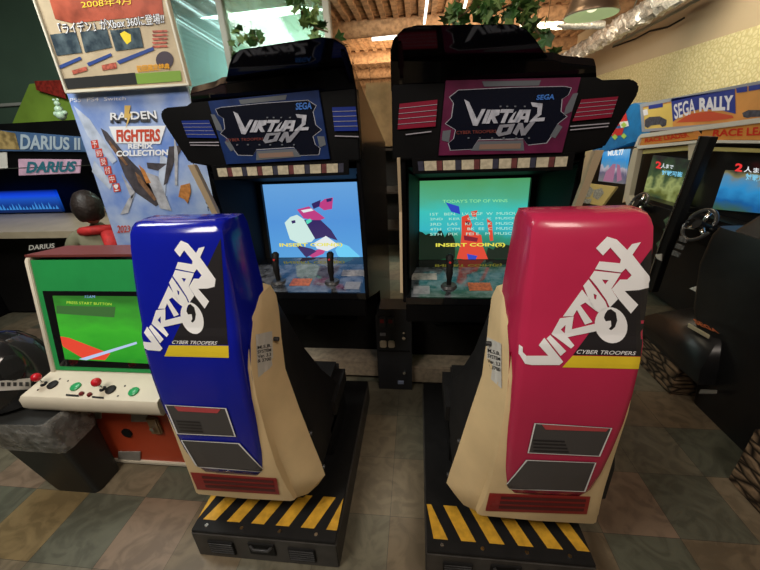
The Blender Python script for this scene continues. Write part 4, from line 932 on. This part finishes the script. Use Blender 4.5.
rp_('yellow_strip', [(640, 150), (693, 145), (693, 150), (641, 154)], XS-.03, .02, mat('sign_yellow', (.5, .42, .15), .5, emit=.05))
rp_('yellow_strip', [(708, 147), (800, 150), (800, 154), (708, 151)], XS-.03, .02, MC['sign_yellow'])
bz_ = [[(633, 149), (638, 149), (634, 170), (629, 195), (634, 215), (628, 214), (624, 195), (628, 168)]]
rp_('curved_frame', bz_[0], XS-.08, .05, mat('frame_beige', (.5, .45, .35), .4))
rp_('pillar', [(688, 144), (697, 143), (698, 161), (688, 160)], XS-.07, .05, MC['frame_beige'])
# banner on top
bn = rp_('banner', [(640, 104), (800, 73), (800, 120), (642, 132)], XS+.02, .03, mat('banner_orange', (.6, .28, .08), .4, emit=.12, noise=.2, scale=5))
BPn = PX(XS+.018)
decal('banner_border', [[(640, 104), (800, 73), (800, 76), (643, 107), (645, 129), (800, 117), (800, 120), (642, 132)]], BPn, mat('banner_blue_edge', (.3, .33, .4), .4), bn, off=.001)
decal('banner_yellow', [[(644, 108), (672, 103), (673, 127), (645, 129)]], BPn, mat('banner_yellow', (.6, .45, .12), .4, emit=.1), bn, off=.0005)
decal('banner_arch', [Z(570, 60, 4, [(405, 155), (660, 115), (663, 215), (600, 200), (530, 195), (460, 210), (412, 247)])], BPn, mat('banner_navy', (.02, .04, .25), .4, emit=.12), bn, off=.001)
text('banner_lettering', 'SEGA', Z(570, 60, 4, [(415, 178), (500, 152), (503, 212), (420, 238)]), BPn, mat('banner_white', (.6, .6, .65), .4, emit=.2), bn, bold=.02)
text('banner_lettering', 'RALLY', Z(570, 60, 4, [(518, 152), (655, 140), (652, 200), (518, 206)]), BPn, MC['banner_white'], bn, bold=.05)
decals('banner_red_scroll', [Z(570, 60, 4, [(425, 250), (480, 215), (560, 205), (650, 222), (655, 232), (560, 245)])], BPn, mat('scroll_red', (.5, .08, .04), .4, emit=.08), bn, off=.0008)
decals('banner_cars', [Z(570, 60, 4, [(300, 240), (318, 228), (360, 225), (388, 240), (385, 262), (370, 268), (360, 258), (325, 262), (312, 272), (300, 265)]), Z(570, 60, 4, [(690, 212), (715, 200), (760, 200), (800, 212), (800, 225), (725, 228), (712, 232), (695, 228)])], BPn, mat('car_print', (.08, .09, .13), .4, noise=.5, scale=40), bn, off=.002)
decals('banner_tags', [Z(570, 60, 4, [(315, 182), (372, 172), (372, 188), (315, 197)]), Z(570, 60, 4, [(665, 112), (710, 104), (710, 126), (668, 132)]), Z(570, 60, 4, [(716, 104), (790, 92), (790, 112), (716, 124)])], BPn, MC['banner_navy'], bn, off=.002)
decals('banner_tags', [Z(570, 60, 4, [(292, 200), (310, 196), (314, 218), (296, 223)])], BPn, MC['banner_white'], bn, off=.002)
box('banner_support', XS+.05, XS+.12, 1.9, 3.98, 1.4, 1.62, rf, rc)
# divider between the two drivers
dv = solid('divider_panel', [p for p in hits([(700, 136), (711, 137), (690, 190), (668, 245), (652, 292), (643, 290), (660, 240), (682, 190)], PX(1.95))], (.05, 0, 0), rf, rc)
tubeo('divider_edge', hits([(700, 136), (682, 188), (662, 238), (645, 290)], PX(1.94)), .007, CHROME, rc, 8)
# consoles with steering wheels
def wheel(px, py, x, r, par):
    c = PX(x).hit(px, py)[0]; ax = nrm((-1, 0, .45)); u = Vector((0, 1, 0)); v = ax.cross(u)
    b = bmesh.new(); n = 28
    rim = [c+u*r*math.cos(k*2*math.pi/n)+v*r*math.sin(k*2*math.pi/n) for k in range(n+1)]
    tube(b, rim, .014, 8, cap=False); W_ = bmobj('steering_wheel', b, mat('wheel_rim', (.05, .05, .05), .3, coat=.5), par, smooth=True)
    b = bmesh.new()
    for a in (.5, 2.64, 4.7):
        tube(b, [c-ax*.015, c+(u*math.cos(a)+v*math.sin(a))*r*.55-ax*.01, c+(u*math.cos(a)+v*math.sin(a))*r], [.024, .016, .012], 8)
    bmobj('wheel_spokes', b, CHROME, W_, smooth=True)
    tubeo('steering_column', [c-ax*.01, c-ax*.3], [.03, .035], rf, par, 12)
    tubeo('wheel_hub', [c+ax*.02, c-ax*.02], .035, BLACKM, W_, 14)
for (px, py, x, r) in ((638, 204, 2.0, .10), (699, 225, 2.0, .115)):
    c = PX(x).hit(px, py)[0]; box('dashboard', x+.12, XS+.06, c.y-.34, c.y+.30, .72, c.z+.02, rf, rc, bev=.03)
    wheel(px, py, x, r, rc)
# pale green and silver cards on the divider side
z6 = lambda p: Z(640, 180, 4.75, p)
for q in ([(110, 190), (150, 165), (160, 200), (125, 225)], [(108, 232), (135, 225), (150, 258), (120, 270)], [(75, 300), (115, 270), (125, 290), (85, 330)]):
    rp_('panel_sticker', z6(q), 2.0, .01, mat('sticker_green', (.12, .2, .12), .4, noise=.4, scale=30))
for q in ([(70, 355), (100, 350), (98, 385), (80, 375)], [(232, 515), (280, 500), (293, 548)]):
    rp_('reflector', z6(q), 1.8, .01, LBL)
for k in range(3): rp_('shifter_gate', z6([(188-16*k, 265+34*k), (222-16*k, 280+34*k), (214-16*k, 300+34*k), (180-16*k, 288+34*k)]), 1.9, .01, mat('gate_grey', (.2, .2, .2), .3, noise=.6, scale=50))

# driver seats, each a thing
stone = mat('stone_print', (.26, .17, .1), .6); nt = stone.node_tree; bs = nt.nodes['Principled BSDF']
tc = nt.nodes.new('ShaderNodeTexCoord'); mp = nt.nodes.new('ShaderNodeMapping'); mp.inputs['Scale'].default_value = (9, 9, 26)
vo = nt.nodes.new('ShaderNodeTexVoronoi'); vo.feature = 'DISTANCE_TO_EDGE'; vo.inputs['Scale'].default_value = 1; nt.links.new(tc.outputs['Object'], mp.inputs[0]); nt.links.new(mp.outputs[0], vo.inputs['Vector'])
rp = nt.nodes.new('ShaderNodeValToRGB'); rp.color_ramp.elements[0].color = (.02, .012, .008, 1); rp.color_ramp.elements[1].position = .22; rp.color_ramp.elements[1].color = (.4, .27, .16, 1); rp.color_ramp.elements[0].position = .03
nz = nt.nodes.new('ShaderNodeTexNoise'); nz.inputs['Scale'].default_value = 30; mx = nt.nodes.new('ShaderNodeMixRGB'); mx.blend_type = 'MULTIPLY'; mx.inputs[0].default_value = .7
nt.links.new(vo.outputs['Distance'], rp.inputs['Fac']); nt.links.new(tc.outputs['Object'], nz.inputs['Vector']); nt.links.new(rp.outputs[0], mx.inputs[1]); nt.links.new(nz.outputs['Fac'], mx.inputs[2]); nt.links.new(mx.outputs[0], bs.inputs['Base Color'])
bp = nt.nodes.new('ShaderNodeBump'); bp.inputs['Strength'].default_value = .7; bp.inputs['Distance'].default_value = .02; nt.links.new(vo.outputs['Distance'], bp.inputs['Height']); nt.links.new(bp.outputs['Normal'], bs.inputs['Normal'])
def driver_seat():
    T = thing('driver_seat', (1.85, 1.9, 0), 'tall black driving seat on a stone patterned base, at the right edge', 'arcade seat')
    b = bmesh.new(); bbox(b, 1.60, 2.12, 1.87, 2.34, .0, .21); bmobj('stone_base', b, stone, T, bev=.004, auto=.6)
    pl = mat('seat_plastic_black', (.012, .012, .013), .32, noise=.3, bump=.03)
    loft('seat_moulding', [[(1.60, 1.72, .21), (1.60, 2.36, .21), (2.05, 2.36, .21), (2.05, 1.72, .21)], [(1.60, 1.74, .30), (1.60, 2.36, .28), (2.05, 2.36, .34), (2.05, 1.72, .34)],
                           [(1.66, 1.78, .46), (1.68, 2.30, .36), (2.05, 2.30, .44), (2.05, 1.76, .46)], [(1.78, 1.84, .52), (1.80, 2.2, .42), (2.0, 2.2, .48), (2.0, 1.82, .52)]], pl, T, auto=1.2)
    def bs_(z, x0, x1, y0, y1, r=.05):
        return rr((x0+x1)/2, (y0+y1)/2, (x1-x0)/2, (y1-y0)/2, z, r, 6)
    loft('backrest', [bs_(.0, 1.70, 1.88, 1.30, 1.84), bs_(.25, 1.69, 1.90, 1.30, 1.88), bs_(.55, 1.68, 1.90, 1.32, 2.06), bs_(.80, 1.69, 1.90, 1.34, 2.14), bs_(.98, 1.71, 1.91, 1.36, 2.15), bs_(1.03, 1.72, 1.91, 1.38, 2.13)], pl, T, auto=.8)
    loft('headrest', [bs_(1.03, 1.73, 1.9, 1.40, 2.04), bs_(1.10, 1.76, 1.9, 1.42, 2.0), bs_(1.2, 1.80, 1.91, 1.44, 1.93), bs_(1.235, 1.82, 1.91, 1.48, 1.9, .04)], SEAT, T, auto=1.0)
    sf = PX(1.655)
    slab('logo_plate', [(688, 323), (709, 335), (708, 339), (687, 327)], PX(1.64), .008, mat('plate_pale', (.5, .45, .3), .4), T)
    text('logo_lettering', 'SEGA', [(693, 318), (717, 330), (720, 334), (696, 324)], PX(1.64), mat('logo_orange', (.6, .15, .05), .4), T, bold=.04)
    slab('label_plate', [(700, 389), (717, 390), (716, 394), (698, 394)], PX(1.64), .006, mat('label_grey2', (.4, .38, .35), .5), T)
driver_seat()
o = box('stone_base', 1.50, 2.0, .78, 1.285, .0, .33, stone, base=(1.7, 1.1, 0), bev=.004)
tag(o, 'stone patterned machine base cut off by the lower right corner of the frame', 'machine base')
o2 = thing('racing_cabinet', (2.0, 1.0, 0), 'black glossy machine body standing on the nearer stone patterned base', 'arcade machine')
solid('body', [(1.53, .80, .33), (1.53, 1.27, .33), (1.62, 1.27, .52), (1.62, .80, .52)], (.36, 0, 0), rf, o2, bev=.01)

# blue game beyond, its header, screen and panel
bg = thing('arcade_cabinet', (2.35, 4.5, 0), 'blue headed driving game cabinet seen between the pink marquee and the banner', 'arcade machine')
XB = 2.45
def bq(name, q, x, th, m): return slab(name, q, PX(x), th, m, bg, .002)
bq('header', [(600, 121), (634, 103), (641, 105), (640, 140), (602, 152), (592, 152)], XB, .25, mat('header_blue', (.01, .16, .42), .3, emit=.12, noise=.3, scale=8))
decals('header_kart_print', [[(607, 128), (617, 110), (626, 112), (628, 122), (618, 126)], [(610, 129), (624, 128), (622, 135), (612, 136)]], PX(XB-.003), mat('kart_red', (.5, .03, .03), .4, emit=.08), bg)
decals('header_kart_print', [[(619, 122), (628, 121), (629, 126), (621, 128)], [(606, 132), (612, 131), (613, 134), (607, 135)]], PX(XB-.005), WHITE, bg)
decals('header_badge_print', [[(612+dx, 137+dy), (615+dx, 134+dy), (618+dx, 137+dy), (615+dx, 140+dy)] for dx, dy in ((0, 0), (9, -1), (9, -12))], PX(XB-.006), mat('badge_lime', (.35, .55, .1), .4, emit=.1), bg)
bs2 = bq('screen', [(603, 152), (628, 149), (623, 184), (598, 181)], XB+.02, .03, BLACK)
screen_mat(bs2, [(0, (.2, .2, .2)), (.3, (.12, .11, .18)), (.45, (.5, .45, .5)), (.5, (.1, .3, .5)), (.7, (.03, .3, .7)), (1, (.2, .5, .8))], strength=.8, noise=.3)
decals('picture_road', [[(606, 172), (613, 164), (616, 164), (613, 182), (603, 181)], [(617, 164), (620, 165), (622, 180), (617, 182)]], PX(XB+.015), emi('road_violet', (.3, .12, .2)), bg)
text('picture_lettering', 'MULTI', [(608, 151), (624, 149), (622, 155), (608, 156)], PX(XB+.014), emi('white', (1, 1, 1)), bg, bold=.04)
bq('body', [(584, 156), (600, 150), (634, 146), (630, 230), (580, 235)], XB+.05, .5, rf)
bq('edge_trim', [(587, 152), (596, 150), (575, 205), (566, 206)], XB-.1, .04, CREAMT)
bq('edge_trim', [(634, 148), (637, 148), (628, 200), (622, 203)], XB-.1, .04, CREAMT)
pn = bq('control_panel', [(585, 183), (616, 187), (602, 206), (578, 202)], XB-.15, .03, mat('cartoon_yellow', (.55, .42, .15), .35, emit=.1))
decals('panel_character_print', [[(583, 190), (590, 186), (594, 190), (590, 197), (584, 198)], [(594, 190), (602, 188), (604, 193), (598, 200), (593, 197)], [(581, 198), (592, 199), (590, 204), (580, 202)]], PX(XB-.153), mat('character_white', (.55, .55, .5), .4, noise=.7, scale=60), pn)
# small paper on top of the pink seat
# ---------------- ceiling fittings
lampm = mat('tube_white', (1, .93, .8), emit=3.0)
tx = [((428, -6), (424, 26), 'short white tube lamp on the ceiling, above the left end of the pink cabinet hood', .02),
      ((468, -6), (460, 24), 'white tube lamp on the ceiling, partly behind the hanging ivy', .02)]
for a, c, l, r in tx:
    pl = PZ(3.2); o = tubeo('tube_lamp', [pl.hit(*a)[0], pl.hit(*c)[0]], r, lampm, n=10, base=tuple(pl.hit(*c)[0])); tag(o, l, 'lamp')
for a, c, l in (((372, 39), (398, 38.5), 'bright tube lamp along the far ceiling, upper one between the two hoods'), ((371, 96), (396, 95.5), 'bright tube lamp along the far ceiling, lower one between the two hoods')):
    pl = PY(7.0 if a[1] < 50 else 11.0); p0, p1 = pl.hit(*a)[0], pl.hit(*c)[0]; p1.z = p0.z
    o = tubeo('tube_lamp', [p0, p1], .03, lampm, n=10, base=tuple(p0)); tag(o, l, 'lamp')
    for q in (p0, p1): tubeo('hanger_wire', [q, (q.x, q.y, CEIL)], .006, BLACKM, o, 6)
# silver duct along the right wall, suspended
foil = mat('silver_foil', (.85, .82, .78), .3, metal=.55, noise=.45, scale=38, bump=1.0)
d0, d1 = PX(2.75).hit(690, -14)[0], PX(2.75).hit(545, 72)[0]
dr = (d1-d0); n = 90; random.seed(4)
b = bmesh.new(); tube(b, [d0+dr*k/n*1.0+Vector((0, 0, .01*math.sin(k*1.9))) for k in range(n+1)], [.105+.014*(k % 2)+random.uniform(-.006, .006) for k in range(n+1)], 16)
for v in b.verts: v.co += Vector([random.gauss(0, .012) for _ in range(3)])
tag(bmobj('ventilation_duct', b, foil, base=tuple(d0), auto=.3), 'crinkled silver foil duct running along the right side of the ceiling', 'duct')
e0, e1 = PY(5.2).hit(520, 26)[0], PY(5.2).hit(604, 25)[0]
b = bmesh.new(); tube(b, [e0+(e1-e0)*k/16 for k in range(17)], [.04+.006*(k % 2) for k in range(17)], 10)
vp = tag(bmobj('ventilation_pipe', b, foil, base=tuple(e0), auto=1.2), 'thin silver foil pipe crossing the ceiling behind the ivy', 'pipe')
for k in (.1, .9): q = e0+(e1-e0)*k; tubeo('hanger_strap', [q, (q.x, q.y, CEIL)], .008, BLACKM, vp, 6)
# pendant lamp
pc = PY(3.3).hit(591, 14)[0]
pt_ = thing('pendant_lamp', tuple(pc), 'metal dome pendant lamp with pale green inside, above the right cabinet', 'lamp')
prof = [(.185, -.01), (.188, 0), (.17, .03), (.155, .10), (.14, .2), (.10, .26), (.04, .29), (.035, .34)]
ring = lambda r, z: [(pc.x+r*math.cos(a), pc.y+r*math.sin(a), pc.z+z) for a in [k*2*math.pi/32 for k in range(32)]]
loft('lamp_shade', [ring(r, z) for r, z in prof], mat('shade_bronze', (.3, .2, .13), .35, metal=.6), pt_, caps=False)
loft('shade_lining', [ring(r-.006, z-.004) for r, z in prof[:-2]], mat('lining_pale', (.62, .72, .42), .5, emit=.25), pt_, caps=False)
b = bmesh.new(); bmesh.ops.create_uvsphere(b, u_segments=16, v_segments=12, radius=.05, matrix=Matrix.Translation(pc+Vector((0, 0, .06)))); bmobj('bulb', b, mat('bulb_glow', (1, .95, .6), emit=1.2), pt_, smooth=True)
tubeo('cord', [pc+Vector((0, 0, .33)), (pc.x, pc.y, CEIL)], .006, BLACKM, pt_, 6)
# rail with cable on the right wall
a0, a1 = PX(3.2).hit(614, 45)[0], PX(3.2).hit(708, -6)[0]
rl = thing('track_rail', tuple(a0), 'grey metal rail with a dark cable hung beside the upper right wall', 'rail')
tubeo('rail', [a0, a1], .02, mat('rail_grey', (.3, .33, .3), .4, metal=.5), rl, 8)
tubeo('cable', hits([(613, 47), (635, 39), (650, 31), (668, 27), (684, 18)], PX(3.18)), .012, BLACKM, rl, 8)
tubeo('hanger', hits([(626, 38), (631, 15), (640, -8)], PX(3.2)), .01, mat('rail_grey', (1, 1, 1)), rl, 6)
# ivy
leafm = [mat('ivy_green', (.05, .14, .03), .5, noise=.5, scale=10), mat('ivy_pale', (.16, .26, .07), .5, noise=.4, scale=10)]
def ivy(spots, Y_, n, lab, size=.07):
    pts = [PY(Y_).hit(*p)[0] for p in spots]
    T = thing('hanging_ivy', tuple(pts[0]), lab, 'plant', 'artificial ivy under the ceiling')
    b = bmesh.new(); tube(b, pts, .006, 6); bmobj('stem', b, mat('stem_brown', (.1, .07, .03), .7), T)
    for q in (pts[0], pts[len(pts)//2]): tubeo('hanging_string', [q, (q.x, q.y, CEIL)], .002, MC['stem_brown'], T, 5)
    bs_ = [bmesh.new(), bmesh.new()]
    for k in range(n):
        i = random.randrange(len(pts)-1); c = pts[i].lerp(pts[i+1], random.random())+Vector([random.gauss(0, .05) for _ in range(3)])
        M = Matrix.Translation(c) @ Matrix.Rotation(random.uniform(0, 6.3), 4, 'Z') @ Matrix.Rotation(random.uniform(-1.2, 1.2), 4, 'X') @ Matrix.Rotation(random.uniform(0, 6.3), 4, 'Y')
        z = size*random.uniform(.7, 1.2); o = [(0, -.5), (.25, -.3), (.6, -.2), (.35, .1), (.45, .45), (.15, .35), (0, .75), (-.15, .35), (-.45, .45), (-.35, .1), (-.6, -.2), (-.25, -.3)]
        bb = bs_[k % 2]; c0 = bb.verts.new(M @ Vector((0, -.01, .0))); vv = [bb.verts.new(M @ Vector((x*z, -.2*z*abs(x), y*z))) for x, y in o]
        for j in range(len(vv)): bb.faces.new((c0, vv[j], vv[(j+1) % len(vv)]))
    for bb, m in zip(bs_, leafm): bmobj('foliage', bb, m, T, recalc=False)
ivy([(292, -8), (300, 8), (306, 20), (316, 28), (328, 32)], 2.9, 38, 'trailing green ivy above the blue cabinet hood', .085)
ivy([(455, 20), (475, 6), (495, 12), (512, 4), (528, 14), (522, 26)], 2.6, 60, 'thick green ivy above the pink cabinet hood', .085)
ivy([(536, 30), (542, 37), (545, 44), (542, 54)], 2.5, 12, 'short sprig of ivy hanging right of the pink cabinet hood', .08)
ivy([(238, 46), (246, 36), (254, 42), (262, 34)], 3.4, 30, 'dry pinkish green sprig on the left end of the blue cabinet hood', .07)
# brown divider and boxes seen in the gap between cabinets
wd = box('cardboard_box', -.62, -.1, 4.6, 5.1, 1.45, 2.15, mat('cardboard', (.4, .24, .11), .8, noise=.3), base=(-.3, 4.8, 1.45)); tag(wd, 'brown cardboard box high on the rack behind the blue cabinet', 'box')
rk = thing('storage_rack', (-.3, 4.85, 0), 'brown storage rack behind the gap between the two cabinets', 'rack')
for x in (-.66, -.06):
    for y in (4.58, 5.1): box('post', x-.02, x+.02, y-.02, y+.02, 0, 1.45, mat('rack_brown', (.04, .025, .016), .6), rk)
box('back_panel', -1.1, .9, 5.12, 5.15, 0, 1.5, mat('rack_back_dark', (.02, .015, .012), .7), rk)  # added dark sheet hiding the lit wall from the cabinet side's reflection
for z in (.4, .9, 1.43): box('shelf', -.68, -.04, 4.56, 5.12, z-.03, z, MC['rack_brown'], rk)
